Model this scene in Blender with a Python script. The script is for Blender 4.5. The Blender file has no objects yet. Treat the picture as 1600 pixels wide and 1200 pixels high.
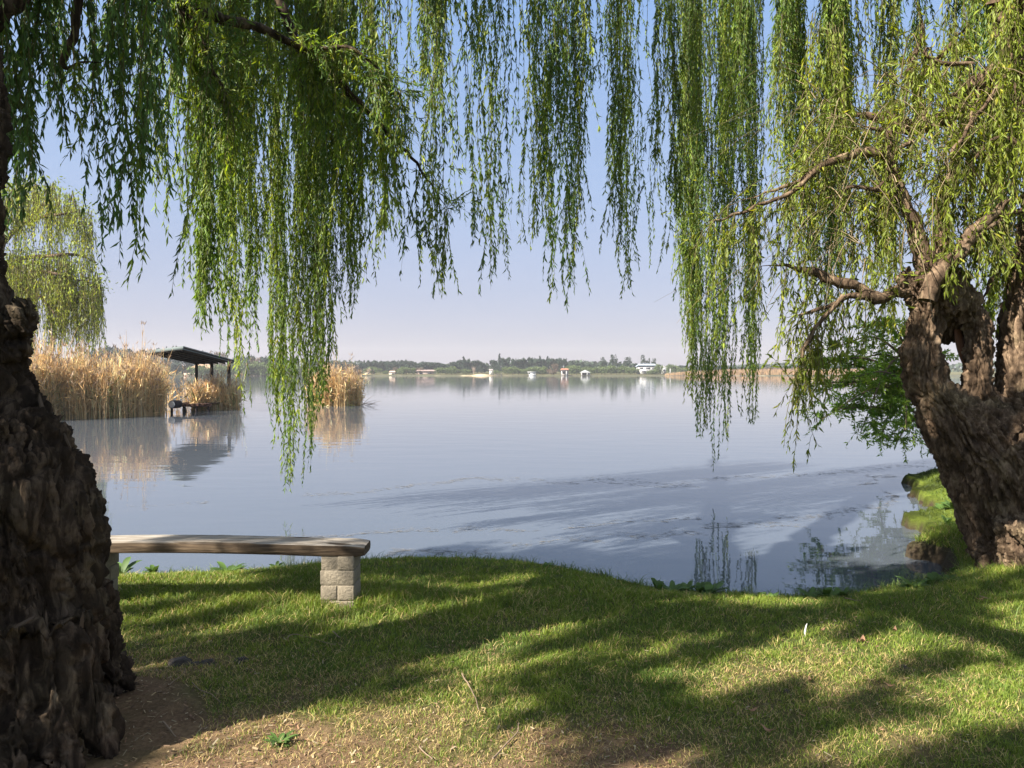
import bpy, bmesh, math
import numpy as np
from mathutils import Vector, Matrix

rng = np.random.default_rng(7)
SC = bpy.context.scene
COL = SC.collection
R = math.radians

# ------------------------------------------------------------------ camera maths
F = 1142.0                      # focal length in photo pixels (1600 wide)
CAM = np.array([0.0, 0.0, 1.61])
PITCH = math.atan(17 / F)
FW = np.array([0, math.cos(PITCH), -math.sin(PITCH)])
UP = np.array([0, math.sin(PITCH), math.cos(PITCH)])
WATER_Z = -0.25


def ray(px, py):
    return np.array([(px - 800) / F, 0, 0]) + FW - UP * ((py - 600) / F)


def W(px, py, Y):
    d = ray(px, py)
    return CAM + d * (Y / d[1])


def G(px, py, z):
    d = ray(px, py)
    return CAM + d * ((z - CAM[2]) / d[2])


# ------------------------------------------------------------------ numpy noise
_perm = np.random.default_rng(3).permutation(256).astype(np.int64)
_perm = np.concatenate([_perm, _perm, _perm])
_grad = np.random.default_rng(4).normal(size=(256, 3))
_grad /= np.linalg.norm(_grad, axis=1)[:, None]


def perlin(p):
    p = np.asarray(p, float)
    i = np.floor(p).astype(np.int64)
    f = p - i
    u = f * f * f * (f * (f * 6 - 15) + 10)
    i &= 255
    out = np.zeros(len(p))
    for dx in (0, 1):
        for dy in (0, 1):
            for dz in (0, 1):
                h = _perm[_perm[_perm[i[:, 0] + dx] + i[:, 1] + dy] + i[:, 2] + dz]
                g = _grad[h]
                d = (g * (f - np.array([dx, dy, dz]))).sum(1)
                w = ((u[:, 0] if dx else 1 - u[:, 0]) * (u[:, 1] if dy else 1 - u[:, 1])
                     * (u[:, 2] if dz else 1 - u[:, 2]))
                out += w * d
    return out * 1.6


def fbm(p, octaves=3, gain=0.5):
    p = np.asarray(p, float)
    a, s, o = 1.0, 0.0, np.zeros(len(p))
    for k in range(octaves):
        o += a * perlin(p * (2 ** k) + 17.3 * k)
        s += a
        a *= gain
    return o / s


def sm(a, b, x):
    t = np.clip((x - a) / (b - a), 0, 1)
    return t * t * (3 - 2 * t)


# ------------------------------------------------------------------ mesh helpers
def mesh_np(name, V, loops, sizes, mat=None, col=None, smooth=False, mat_idx=None, normals=None):
    me = bpy.data.meshes.new(name)
    V = np.asarray(V, np.float32)
    loops = np.asarray(loops, np.int32).ravel()
    sizes = np.asarray(sizes, np.int32)
    me.vertices.add(len(V))
    me.vertices.foreach_set('co', V.ravel())
    me.loops.add(len(loops))
    me.loops.foreach_set('vertex_index', loops)
    me.polygons.add(len(sizes))
    st = np.concatenate([[0], np.cumsum(sizes)[:-1]]).astype(np.int32)
    me.polygons.foreach_set('loop_start', st)
    if mat is not None:
        for m in (mat if isinstance(mat, (list, tuple)) else [mat]):
            me.materials.append(m)
    if mat_idx is not None:
        me.polygons.foreach_set('material_index', np.asarray(mat_idx, np.int32))
    if smooth:
        me.polygons.foreach_set('use_smooth', np.ones(len(sizes), bool))
    if col is not None:
        a = me.attributes.new('col', 'FLOAT_COLOR', 'POINT')
        c = np.ones((len(V), 4), np.float32)
        c[:, :3] = col
        a.data.foreach_set('color', c.ravel())
    me.update(calc_edges=True)
    me.validate()
    return me


class MB:
    """collects pieces of geometry (with a colour per vertex) into one mesh"""

    def __init__(s):
        s.V, s.L, s.S, s.C, s.M = [], [], [], [], []
        s.n = 0

    def add(s, V, faces, col=(1, 1, 1), m=0):
        V = np.asarray(V, float).reshape(-1, 3)
        faces = np.asarray(faces)
        s.V.append(V)
        s.L.append((faces + s.n).ravel())
        s.S.append(np.full(len(faces), faces.shape[1]))
        s.M.append(np.full(len(faces), m))
        c = np.asarray(col, float)
        s.C.append(np.broadcast_to(c, (len(V), 3)) if c.ndim == 1 else c)
        s.n += len(V)
        return s

    def build(s, name, mat, parent=None, smooth=False):
        me = mesh_np(name, np.concatenate(s.V), np.concatenate(s.L), np.concatenate(s.S), mat,
                     np.concatenate(s.C), smooth, np.concatenate(s.M))
        return link(name, me, parent)

    def box(s, c, size, rot=0.0, col=(1, 1, 1), m=0, tilt=None):
        x, y, z = [v / 2 for v in size]
        V = np.array([[-x, -y, -z], [x, -y, -z], [x, y, -z], [-x, y, -z], [-x, -y, z], [x, -y, z], [x, y, z], [-x, y, z]])
        if tilt is not None:
            V = V @ np.array(tilt).T
        ca, sa = math.cos(rot), math.sin(rot)
        V = V @ np.array([[ca, sa, 0], [-sa, ca, 0], [0, 0, 1]]) + np.array(c)
        F_ = [[0, 3, 2, 1], [4, 5, 6, 7], [0, 1, 5, 4], [1, 2, 6, 5], [2, 3, 7, 6], [3, 0, 4, 7]]
        return s.add(V, F_, col, m)

    def poly(s, pts, col=(1, 1, 1), m=0):
        pts = np.asarray(pts, float)
        return s.add(pts, [list(range(len(pts)))], col, m)

    def tube(s, P, r, n=6, col=(1, 1, 1), m=0, cap=True):
        V, Fq = tube_geo(P, r, n)
        s.add(V, Fq, col, m)
        if cap:
            k = len(P)
            s.add(V[:n], [list(range(n))[::-1]], col, m)
            s.add(V[(k - 1) * n:], [list(range(n))], col, m)
        return s


def link(name, me, parent=None):
    o = bpy.data.objects.new(name, me)
    COL.objects.link(o)
    if parent is not None:
        o.parent = parent
        o.location = -Vector(parent.location)
    return o


def tag(o, label=None, cat=None, group=None, kind=None):
    if label: o['label'] = label
    if cat: o['category'] = cat
    if group: o['group'] = group
    if kind: o['kind'] = kind
    return o


def empty(name, loc, label, cat, group=None):
    o = bpy.data.objects.new(name, None)
    COL.objects.link(o)
    o.location = Vector([float(v) for v in loc])
    o.empty_display_size = 0.2
    return tag(o, label, cat, group)


def frames(P):
    P = np.asarray(P, float)
    T = np.gradient(P, axis=0)
    T /= np.linalg.norm(T, axis=1)[:, None] + 1e-12
    ref = np.array([1.0, 0, 0]) if abs(T[0, 0]) < 0.8 else np.array([0, 1.0, 0])
    N = np.zeros_like(P)
    n = ref
    for i in range(len(P)):
        n = n - T[i] * np.dot(n, T[i])
        n /= np.linalg.norm(n) + 1e-12
        N[i] = n
    return T, N, np.cross(T, N)


def tube_geo(P, r, n=6):
    P = np.asarray(P, float)
    k = len(P)
    r = np.broadcast_to(np.asarray(r, float), (k,))
    T, N, B = frames(P)
    a = np.arange(n) * 2 * math.pi / n
    V = P[:, None, :] + r[:, None, None] * (np.cos(a)[None, :, None] * N[:, None, :] + np.sin(a)[None, :, None] * B[:, None, :])
    i, j = np.meshgrid(np.arange(k - 1), np.arange(n), indexing='ij')
    j2 = (j + 1) % n
    Fq = np.stack([i * n + j, i * n + j2, (i + 1) * n + j2, (i + 1) * n + j], -1).reshape(-1, 4)
    return V.reshape(-1, 3), Fq


def spline(P, m):
    """Catmull-Rom resample (any number of columns) to m points"""
    P = np.asarray(P, float)
    k = len(P)
    Q = np.concatenate([2 * P[:1] - P[1:2], P, 2 * P[-1:] - P[-2:-1]])
    t = np.linspace(0, k - 1, m)
    i = np.minimum(t.astype(int), k - 2)
    u = (t - i)[:, None]
    p0, p1, p2, p3 = Q[i], Q[i + 1], Q[i + 2], Q[i + 3]
    return 0.5 * ((2 * p1) + (-p0 + p2) * u + (2 * p0 - 5 * p1 + 4 * p2 - p3) * u ** 2 + (-p0 + 3 * p1 - 3 * p2 + p3) * u ** 3)


def strands_geo(mb, P, r, m=0, col=(0.1, 0.08, 0.03), n=3):
    """P (S,M,3): many thin tubes at once; r (M,) radii"""
    S, M, _ = P.shape
    a = np.arange(n) * 2 * math.pi / n
    off = np.stack([np.cos(a), np.sin(a), 0 * a], -1)
    V = P[:, :, None, :] + np.asarray(r)[None, :, None, None] * off[None, None]
    s, i, j = np.meshgrid(np.arange(S), np.arange(M - 1), np.arange(n), indexing='ij')
    j2 = (j + 1) % n
    b = s * M * n
    Fq = np.stack([b + i * n + j, b + i * n + j2, b + (i + 1) * n + j2, b + (i + 1) * n + j], -1).reshape(-1, 4)
    c = np.asarray(col, float)
    if c.ndim == 2:
        c = np.repeat(c, M * n, axis=0)
    mb.add(V.reshape(-1, 3), Fq, c, m)


def unit(v):
    return v / (np.linalg.norm(v, axis=-1, keepdims=True) + 1e-12)


def leaves_geo(mb, P, D, L, Wd, col, m=1, fold=0.25, curl=0.0):
    """diamond leaves folded on the midrib; P base, D direction, L length, Wd width"""
    n = len(P)
    D = unit(D)
    side = unit(np.cross(D, rng.normal(size=(n, 3))))
    nor = np.cross(D, side)
    L = np.broadcast_to(L, (n,))[:, None]
    Wd = np.broadcast_to(Wd, (n,))[:, None]
    mid = P + D * L * 0.42
    a = mid + side * Wd * 0.5 + nor * Wd * fold
    b = mid - side * Wd * 0.5 + nor * Wd * fold
    tip = P + D * L - nor * L * curl
    V = np.stack([P, a, tip, b], 1).reshape(-1, 3)
    k = np.arange(n)[:, None] * 4
    Fq = np.concatenate([k + np.array([[0, 1, 2]]), k + np.array([[0, 2, 3]])], 1).reshape(-1, 3)
    c = np.repeat(np.broadcast_to(col, (n, 3)), 4, axis=0)
    mb.add(V, Fq, c, m)


# ------------------------------------------------------------------ materials
def new_mat(name):
    m = bpy.data.materials.new(name)
    m.use_nodes = True
    nt = m.node_tree
    for n in list(nt.nodes):
        nt.nodes.remove(n)
    out = nt.nodes.new('ShaderNodeOutputMaterial')
    return m, nt, out


def nd(nt, t, **kw):
    n = nt.nodes.new(t)
    for k, v in kw.items():
        if k.startswith('i_'):
            n.inputs[k[2:].replace('_', ' ')].default_value = v
        else:
            setattr(n, k, v)
    return n


def ramp(nt, stops, fac=None):
    n = nt.nodes.new('ShaderNodeValToRGB')
    e = n.color_ramp.elements
    while len(e) < len(stops):
        e.new(0.5)
    for q, (p, c) in zip(e, stops):
        q.position = p
        q.color = (*c, 1) if len(c) == 3 else c
    if fac is not None:
        nt.links.new(fac, n.inputs['Fac'])
    return n


def mat_attr_leaf(name, transl=0.4, rough=0.5):
    m, nt, out = new_mat(name)
    at = nd(nt, 'ShaderNodeAttribute', attribute_name='col')
    p = nd(nt, 'ShaderNodeBsdfPrincipled')
    p.inputs['Roughness'].default_value = rough
    p.inputs['Specular IOR Level'].default_value = 0.35
    t = nd(nt, 'ShaderNodeBsdfTranslucent')
    hs = nd(nt, 'ShaderNodeHueSaturation', i_Hue=0.485, i_Saturation=1.1, i_Value=1.25)
    mx = nd(nt, 'ShaderNodeMixShader')
    mx.inputs[0].default_value = transl
    nt.links.new(at.outputs['Color'], p.inputs['Base Color'])
    nt.links.new(at.outputs['Color'], hs.inputs['Color'])
    nt.links.new(hs.outputs['Color'], t.inputs['Color'])
    nt.links.new(p.outputs[0], mx.inputs[1])
    nt.links.new(t.outputs[0], mx.inputs[2])
    nt.links.new(mx.outputs[0], out.inputs['Surface'])
    return m


def mat_attr(name, rough=0.8, spec=0.2, bump=0.0, scale=20.0, vary=0.0):
    m, nt, out = new_mat(name)
    at = nd(nt, 'ShaderNodeAttribute', attribute_name='col')
    p = nd(nt, 'ShaderNodeBsdfPrincipled')
    p.inputs['Roughness'].default_value = rough
    p.inputs['Specular IOR Level'].default_value = spec
    src = at.outputs['Color']
    if bump or vary:
        tc = nd(nt, 'ShaderNodeTexCoord')
        nz = nd(nt, 'ShaderNodeTexNoise', i_Scale=scale, i_Detail=6.0, i_Roughness=0.6)
        nt.links.new(tc.outputs['Object'], nz.inputs['Vector'])
        if vary:
            rp = ramp(nt, [(0.25, (1 - vary,) * 3), (0.75, (1 + vary * 0.6,) * 3)], nz.outputs['Fac'])
            mx = nd(nt, 'ShaderNodeMix', data_type='RGBA', blend_type='MULTIPLY')
            mx.inputs[0].default_value = 1.0
            nt.links.new(src, mx.inputs[6])
            nt.links.new(rp.outputs['Color'], mx.inputs[7])
            src = mx.outputs[2]
        if bump:
            b = nd(nt, 'ShaderNodeBump', i_Strength=bump, i_Distance=0.02)
            nt.links.new(nz.outputs['Fac'], b.inputs['Height'])
            nt.links.new(b.outputs['Normal'], p.inputs['Normal'])
    nt.links.new(src, p.inputs['Base Color'])
    nt.links.new(p.outputs[0], out.inputs['Surface'])
    return m


def mat_bark(name, dark, mid, light, scale=1.0, stretch=0.3, bump=0.6):
    m, nt, out = new_mat(name)
    tc = nd(nt, 'ShaderNodeTexCoord')
    mp = nd(nt, 'ShaderNodeMapping')
    mp.inputs['Scale'].default_value = (1, 1, stretch)
    nt.links.new(tc.outputs['Object'], mp.inputs['Vector'])
    n1 = nd(nt, 'ShaderNodeTexNoise', i_Scale=18 * scale, i_Detail=8.0, i_Roughness=0.65, i_Distortion=0.6)
    n2 = nd(nt, 'ShaderNodeTexNoise', i_Scale=3.0 * scale, i_Detail=3.0)
    n3 = nd(nt, 'ShaderNodeTexNoise', i_Scale=70 * scale, i_Detail=5.0, i_Roughness=0.7)
    for n in (n1, n3):
        nt.links.new(mp.outputs[0], n.inputs['Vector'])
    nt.links.new(tc.outputs['Object'], n2.inputs['Vector'])
    rp = ramp(nt, [(0.3, dark), (0.5, mid), (0.68, light)], n1.outputs['Fac'])
    rp2 = ramp(nt, [(0.32, (0.72, 0.68, 0.64)), (0.52, (1.05, 1.0, 0.96)), (0.68, (1.25, 1.3, 1.15))], n2.outputs['Fac'])
    mx = nd(nt, 'ShaderNodeMix', data_type='RGBA', blend_type='MULTIPLY')
    mx.inputs[0].default_value = 1.0
    nt.links.new(rp.outputs[0], mx.inputs[6])
    nt.links.new(rp2.outputs[0], mx.inputs[7])
    p = nd(nt, 'ShaderNodeBsdfPrincipled')
    p.inputs['Roughness'].default_value = 0.9
    p.inputs['Specular IOR Level'].default_value = 0.15
    nt.links.new(mx.outputs[2], p.inputs['Base Color'])
    ad = nd(nt, 'ShaderNodeMath', operation='ADD')
    nt.links.new(n1.outputs['Fac'], ad.inputs[0])
    ml = nd(nt, 'ShaderNodeMath', operation='MULTIPLY')
    ml.inputs[1].default_value = 0.5
    nt.links.new(n3.outputs['Fac'], ml.inputs[0])
    nt.links.new(ml.outputs[0], ad.inputs[1])
    b = nd(nt, 'ShaderNodeBump', i_Strength=bump, i_Distance=0.03)
    nt.links.new(ad.outputs[0], b.inputs['Height'])
    nt.links.new(b.outputs['Normal'], p.inputs['Normal'])
    nt.links.new(p.outputs[0], out.inputs['Surface'])
    return m


M_LEAF = mat_attr_leaf('willow_leaf', 0.48)
M_TWIG = mat_attr('twig_bark', 0.85)
M_GRASS = mat_attr_leaf('grass_blade', 0.3, 0.6)
M_REED = mat_attr_leaf('dry_reed', 0.2, 0.7)
M_FAR = mat_attr_leaf('far_foliage', 0.15, 0.8)
M_PAINT = mat_attr('painted_or_plain', 0.7, 0.3, 0.15, 8.0, 0.12)
M_MATTE = mat_attr('matte_timber', 1.0, 0.0)
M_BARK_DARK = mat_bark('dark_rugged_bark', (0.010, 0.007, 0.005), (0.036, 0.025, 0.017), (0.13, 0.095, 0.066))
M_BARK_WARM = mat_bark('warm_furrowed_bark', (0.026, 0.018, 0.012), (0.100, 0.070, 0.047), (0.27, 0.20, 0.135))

# ------------------------------------------------------------------ render settings, world, sun
SC.view_settings.view_transform = 'Standard'
SC.view_settings.look = 'None'
SC.view_settings.exposure = 1.7
SC.view_settings.gamma = 1.0
SC.cycles.use_denoising = True
SC.cycles.max_bounces = 8
SC.cycles.transparent_max_bounces = 4
SC.cycles.volume_bounces = 1
SC.cycles.sample_clamp_indirect = 6.0

SUN_EL = 40.0
SUN_H = unit(np.array([-0.85, -0.53]))        # towards the sun, on the ground
wd = bpy.data.worlds.new('World')
SC.world = wd
wd.use_nodes = True
nt = wd.node_tree
bg = nt.nodes['Background']
sky = nt.nodes.new('ShaderNodeTexSky')
sky.sky_type = 'NISHITA'
sky.sun_disc = False
sky.sun_elevation = R(SUN_EL)
sky.sun_rotation = math.atan2(SUN_H[0], SUN_H[1])
sky.air_density = 1.0
sky.dust_density = 0.8
sky.ozone_density = 2.2
# smoky spring haze: the clear sky blended with a pale lavender gradient by elevation; stops above the view are brightened to fill the shade
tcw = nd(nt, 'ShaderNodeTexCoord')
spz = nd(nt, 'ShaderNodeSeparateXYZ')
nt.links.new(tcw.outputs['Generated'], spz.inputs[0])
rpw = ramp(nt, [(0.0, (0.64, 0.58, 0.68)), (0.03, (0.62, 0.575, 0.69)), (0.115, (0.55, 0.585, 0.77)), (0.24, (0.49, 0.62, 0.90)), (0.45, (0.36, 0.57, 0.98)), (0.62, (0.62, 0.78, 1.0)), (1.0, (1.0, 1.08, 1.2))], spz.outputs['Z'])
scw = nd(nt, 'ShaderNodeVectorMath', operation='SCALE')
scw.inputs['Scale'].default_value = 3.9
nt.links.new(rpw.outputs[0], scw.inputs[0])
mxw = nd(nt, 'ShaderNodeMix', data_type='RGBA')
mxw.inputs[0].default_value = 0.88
nzw = nd(nt, 'ShaderNodeTexNoise', i_Scale=2.2, i_Detail=4.0, i_Roughness=0.55)
mpw = nd(nt, 'ShaderNodeMapping')
mpw.inputs['Scale'].default_value = (1, 1, 5)
nt.links.new(tcw.outputs['Generated'], mpw.inputs['Vector'])
nt.links.new(mpw.outputs[0], nzw.inputs['Vector'])
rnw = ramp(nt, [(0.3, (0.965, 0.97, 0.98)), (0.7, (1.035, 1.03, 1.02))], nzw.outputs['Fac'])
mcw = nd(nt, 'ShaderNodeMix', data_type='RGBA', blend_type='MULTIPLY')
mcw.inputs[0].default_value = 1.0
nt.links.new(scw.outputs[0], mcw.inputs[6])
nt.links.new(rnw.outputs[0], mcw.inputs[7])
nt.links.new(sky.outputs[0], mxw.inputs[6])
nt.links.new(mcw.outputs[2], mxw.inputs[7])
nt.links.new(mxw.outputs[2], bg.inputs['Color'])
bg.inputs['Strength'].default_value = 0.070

sd = np.array([SUN_H[0] * math.cos(R(SUN_EL)), SUN_H[1] * math.cos(R(SUN_EL)), math.sin(R(SUN_EL))])
sl = bpy.data.lights.new('sun', 'SUN')
sl.energy = 5.0
sl.angle = R(0.55)
sl.color = (1.0, 0.93, 0.82)
so = bpy.data.objects.new('sun', sl)
COL.objects.link(so)
so.rotation_euler = Vector(sd).to_track_quat('Z', 'Y').to_euler()
so.location = (-20, -12, 30)

cd = bpy.data.cameras.new('camera')
cd.sensor_width = 36
cd.lens = 36 * F / 1600
cd.clip_end = 5000
cd.clip_start = 0.05
co = bpy.data.objects.new('camera', cd)
COL.objects.link(co)
co.location = CAM
co.rotation_euler = (math.pi / 2 - PITCH, 0, 0)
SC.camera = co

# ------------------------------------------------------------------ ground sheet
shore_px = [(150, 891), (230, 891), (330, 888), (420, 884), (500, 874), (560, 869), (640, 866), (720, 866), (800, 870),
            (880, 880), (950, 894), (1010, 912), (1060, 917), (1130, 919), (1210, 925), (1290, 924), (1360, 916),
            (1430, 905), (1475, 898), (1505, 890)]
near = [G(x, y, -0.07)[:2] for x, y in shore_px]
bank_px = [(1490, 874), (1430, 862), (1450, 850), (1470, 838), (1420, 812), (1452, 806), (1478, 798), (1450, 782),
           (1432, 770), (1446, 763), (1420, 750), (1430, 745), (1468, 743), (1500, 742)]
bank = [G(x, y, -0.20)[:2] for x, y in bank_px]
land = [(-60, 60), (-28, 52), (-24, 40), (-22, 30), (-19, 18), (-12, 9), (-6.5, 6.6)] + [tuple(p) for p in near] + \
       [tuple(p) for p in bank] + [(8.2, 12.4), (11, 15), (20, 18), (45, 30), (80, 60), (140, 120), (420, 330), (900, 480), (900, -60), (-900, -60), (-900, 200), (-200, 180)]
LAND = np.array(land)


def sdist(X, Y, poly):
    """signed distance, positive inside"""
    d = np.full(X.shape, 1e9)
    ins = np.zeros(X.shape, bool)
    n = len(poly)
    for k in range(n):
        a, b = poly[k], poly[(k + 1) % n]
        e = b - a
        t = np.clip(((X - a[0]) * e[0] + (Y - a[1]) * e[1]) / (e @ e + 1e-12), 0, 1)
        d = np.minimum(d, (X - a[0] - t * e[0]) ** 2 + (Y - a[1] - t * e[1]) ** 2)
        c = (a[1] > Y) != (b[1] > Y)
        with np.errstate(divide='ignore', invalid='ignore'):
            xi = (b[0] - a[0]) * (Y - a[1]) / (b[1] - a[1]) + a[0]
        ins ^= c & (X < xi)
    return np.where(ins, 1, -1) * np.sqrt(d)


def far_edge(x):
    return 497 + 7 * np.sin(x * 0.021 + 1) + 4 * np.sin(x * 0.057) - 60 * sm(-150, -240, x) + 0 * x


def height(X, Y):
    sh = X.shape
    X, Y = X.ravel(), Y.ravel()
    d = sdist(X, Y, LAND)
    P = np.stack([X, Y, 0 * X], 1)
    bk = sm(6.6, 7.4, Y) * (X > 3.5) * (Y < 20)
    d = d + (0.07 * fbm(P * 2.3, 2) + 0.05 * fbm(P * 9, 2) + bk * 0.16 * fbm(P * 4.1 + 9, 3)) * (np.hypot(X, Y) < 60)
    lumps = 0.035 * fbm(P * 0.8, 3) + 0.012 * fbm(P * 5, 2)
    inside = -0.10 + 0.10 * sm(0.0, 0.55, d) + lumps * sm(0.0, 0.5, d)
    # right-hand bank past the trunk lies lower
    low = sm(6.9, 8.2, Y) * sm(4.5, 5.5, X) * (Y < 20)
    inside = inside - low * 0.03 + low * 0.09 * np.abs(fbm(P * 1.4, 2)) * sm(0.05, 0.5, d)
    # hump of turf round the right trunk
    inside = inside + 0.10 * np.exp(-(((X - 5.0) / 1.2) ** 2 + ((Y - 5.6) / 0.8) ** 2)) * sm(0, 0.6, d)
    out = -0.10 - 0.85 * sm(0.0, 0.30, -d) - 0.6 * sm(0.3, 6, -d)
    h = np.where(d > 0, inside, out)
    # cove of shallow mud beside the right trunk
    cove = np.exp(-(((X - 3.75) / 0.55) ** 2 + ((Y - 6.25) / 0.5) ** 2))
    h = np.where((d <= 0) & (cove > 0.25), np.maximum(h, -0.33 + 0.095 * (cove - 0.25) + 0.045 * fbm(P * 3, 3)), h)
    # far shore
    fe = far_edge(X)
    fh = -1.5 + 1.9 * sm(-6, 2, Y - fe) + 1.6 * sm(2, 60, Y - fe) + 6 * sm(60, 500, Y - fe)
    h = np.where(Y > 420, np.maximum(h, fh), h)
    return h.reshape(sh)


def axis(segs):
    out = []
    for a, b, s in segs:
        out.append(np.arange(a, b, s))
    out.append([segs[-1][1]])
    return np.concatenate(out)


ax = axis([(-900, -240, 30), (-240, -40, 10), (-40, -8, 1.0), (-8, -4, 0.2), (-4, 8.5, 0.045), (8.5, 14, 0.25), (14, 50, 1.5), (50, 300, 10), (300, 900, 30)])
ay = axis([(-60, -4, 4), (-4, 1.5, 0.5), (1.5, 12.6, 0.045), (12.6, 20, 0.25), (20, 60, 1.5), (60, 420, 24), (420, 520, 2.5), (520, 600, 8), (600, 1100, 50)])
GX, GY = np.meshgrid(ax, ay)
GZ = height(GX, GY)
nx, ny = len(ax), len(ay)
i, j = np.meshgrid(np.arange(ny - 1), np.arange(nx - 1), indexing='ij')
q = np.stack([i * nx + j, i * nx + j + 1, (i + 1) * nx + j + 1, (i + 1) * nx + j], -1).reshape(-1, 4)


def dry_map(X, Y):
    """0 = lush, 1 = bare/dry"""
    P = np.stack([X, Y, 0 * X], 1)
    v = 0.21 + 0.46 * fbm(P * 0.75 + 3.1, 3) + 0.35 * fbm(P * 3.1, 2)
    v += 0.60 * np.exp(-(((X + 0.1) / 1.3) ** 2 + ((Y - 2.85) / 0.62) ** 2))
    v += 0.45 * np.exp(-(((X + 1.75) / 0.7) ** 2 + ((Y - 3.3) / 0.9) ** 2))
    v += 0.08 * np.exp(-(((X - 1.2) / 1.2) ** 2 + ((Y - 4.0) / 0.7) ** 2))
    v -= 0.30 * sm(4.6, 5.8, Y)
    v -= 0.15 * sm(1.5, 3.2, X)
    return np.clip(v, 0, 1)


X1, Y1, Z1 = GX.ravel(), GY.ravel(), GZ.ravel()
P1 = np.stack([X1, Y1, 0 * X1], 1)
dm = dry_map(X1, Y1)
soil = np.array([0.105, 0.066, 0.042])
straw = np.array([0.21, 0.145, 0.085])
turf = np.array([0.060, 0.075, 0.022])
nz = 0.5 + 0.8 * fbm(P1 * 6.0, 3)
gc = turf[None] * (1 - sm(0.2, 0.75, dm))[:, None] + (soil[None] * (1 - np.clip(nz, 0, 1))[:, None] + straw[None] * np.clip(nz, 0, 1)[:, None]) * sm(0.2, 0.75, dm)[:, None]
mud = np.array([0.045, 0.035, 0.024])
wet = sm(-0.03, -0.13, Z1)[:, None] * (Y1 < 20)[:, None]
gc = gc * (1 - wet) + mud * wet
lowbank = ((Y1 > 6.9) & (X1 > 4.5) & (Y1 < 22))[:, None] * sm(-0.20, -0.14, Z1)[:, None]
moss = np.array([0.085, 0.115, 0.018]) * (0.75 + 0.9 * np.clip(fbm(P1 * 1.6, 2), -0.4, 0.6))[:, None]
gc = gc * (1 - lowbank) + moss * lowbank
farm = (Y1 > 300)[:, None]
gc = np.where(farm, np.array([0.13, 0.125, 0.06]) * (0.8 + 0.5 * fbm(P1 * 0.05, 2))[:, None], gc)
bed = (Z1 < -0.35)[:, None]
gc = np.where(bed, np.array([0.05, 0.045, 0.03]), gc)

m, nt, out = new_mat('ground_soil_and_turf')
at = nd(nt, 'ShaderNodeAttribute', attribute_name='col')
tc = nd(nt, 'ShaderNodeTexCoord')
n1 = nd(nt, 'ShaderNodeTexNoise', i_Scale=45.0, i_Detail=8.0, i_Roughness=0.7)
nt.links.new(tc.outputs['Object'], n1.inputs['Vector'])
rp = ramp(nt, [(0.3, (0.6, 0.58, 0.55)), (0.7, (1.35, 1.3, 1.25))], n1.outputs['Fac'])
mx = nd(nt, 'ShaderNodeMix', data_type='RGBA', blend_type='MULTIPLY')
mx.inputs[0].default_value = 1.0
nt.links.new(at.outputs['Color'], mx.inputs[6])
nt.links.new(rp.outputs[0], mx.inputs[7])
p = nd(nt, 'ShaderNodeBsdfPrincipled')
p.inputs['Roughness'].default_value = 0.95
p.inputs['Specular IOR Level'].default_value = 0.1
b = nd(nt, 'ShaderNodeBump', i_Strength=0.8, i_Distance=0.02)
nt.links.new(n1.outputs['Fac'], b.inputs['Height'])
nt.links.new(b.outputs[0], p.inputs['Normal'])
nt.links.new(mx.outputs[2], p.inputs['Base Color'])
nt.links.new(p.outputs[0], out.inputs['Surface'])
M_GROUND = m
me = mesh_np('ground', np.stack([X1, Y1, Z1], 1), q, np.full(len(q), 4), M_GROUND, gc, smooth=True)
tag(link('ground', me), kind='structure')

# interpolated ground height for planting things
def gz(x, y):
    return height(np.atleast_1d(np.asarray(x, float)), np.atleast_1d(np.asarray(y, float)))


# ------------------------------------------------------------------ water
m, nt, out = new_mat('lake_water')
tc = nd(nt, 'ShaderNodeTexCoord')
mp = nd(nt, 'ShaderNodeMapping')
mp.inputs['Scale'].default_value = (0.45, 1.0, 1.0)
nt.links.new(tc.outputs['Object'], mp.inputs['Vector'])
n1 = nd(nt, 'ShaderNodeTexNoise', i_Scale=1.4, i_Detail=3.0, i_Roughness=0.5)
n2 = nd(nt, 'ShaderNodeTexNoise', i_Scale=9.0, i_Detail=2.0)
n3 = nd(nt, 'ShaderNodeTexNoise', i_Scale=0.09, i_Detail=3.0)
for n in (n1, n2, n3):
    nt.links.new(mp.outputs[0], n.inputs['Vector'])
rs = ramp(nt, [(0.42, (0, 0, 0)), (0.62, (1, 1, 1))], n3.outputs['Fac'])
ml = nd(nt, 'ShaderNodeMath', operation='MULTIPLY')
nt.links.new(n2.outputs['Fac'], ml.inputs[0])
nt.links.new(rs.outputs[0], ml.inputs[1])
ml2 = nd(nt, 'ShaderNodeMath', operation='MULTIPLY')
ml2.inputs[1].default_value = 0.05
nt.links.new(ml.outputs[0], ml2.inputs[0])
ad = nd(nt, 'ShaderNodeMath', operation='ADD')
nt.links.new(n1.outputs['Fac'], ad.inputs[0])
nt.links.new(ml2.outputs[0], ad.inputs[1])
b = nd(nt, 'ShaderNodeBump', i_Strength=0.10, i_Distance=0.06)
nt.links.new(ad.outputs[0], b.inputs['Height'])
p = nd(nt, 'ShaderNodeBsdfPrincipled')
p.inputs['Base Color'].default_value = (0.072, 0.084, 0.102, 1)
p.inputs['Roughness'].default_value = 0.03
p.inputs['IOR'].default_value = 1.40
nt.links.new(b.outputs[0], p.inputs['Normal'])
nt.links.new(p.outputs[0], out.inputs['Surface'])
me = mesh_np('water', [(-899, -59, WATER_Z), (899, -59, WATER_Z), (899, 640, WATER_Z), (-899, 640, WATER_Z)], [[0, 1, 2, 3]], [4], m)
tag(link('water', me), kind='structure')

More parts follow.
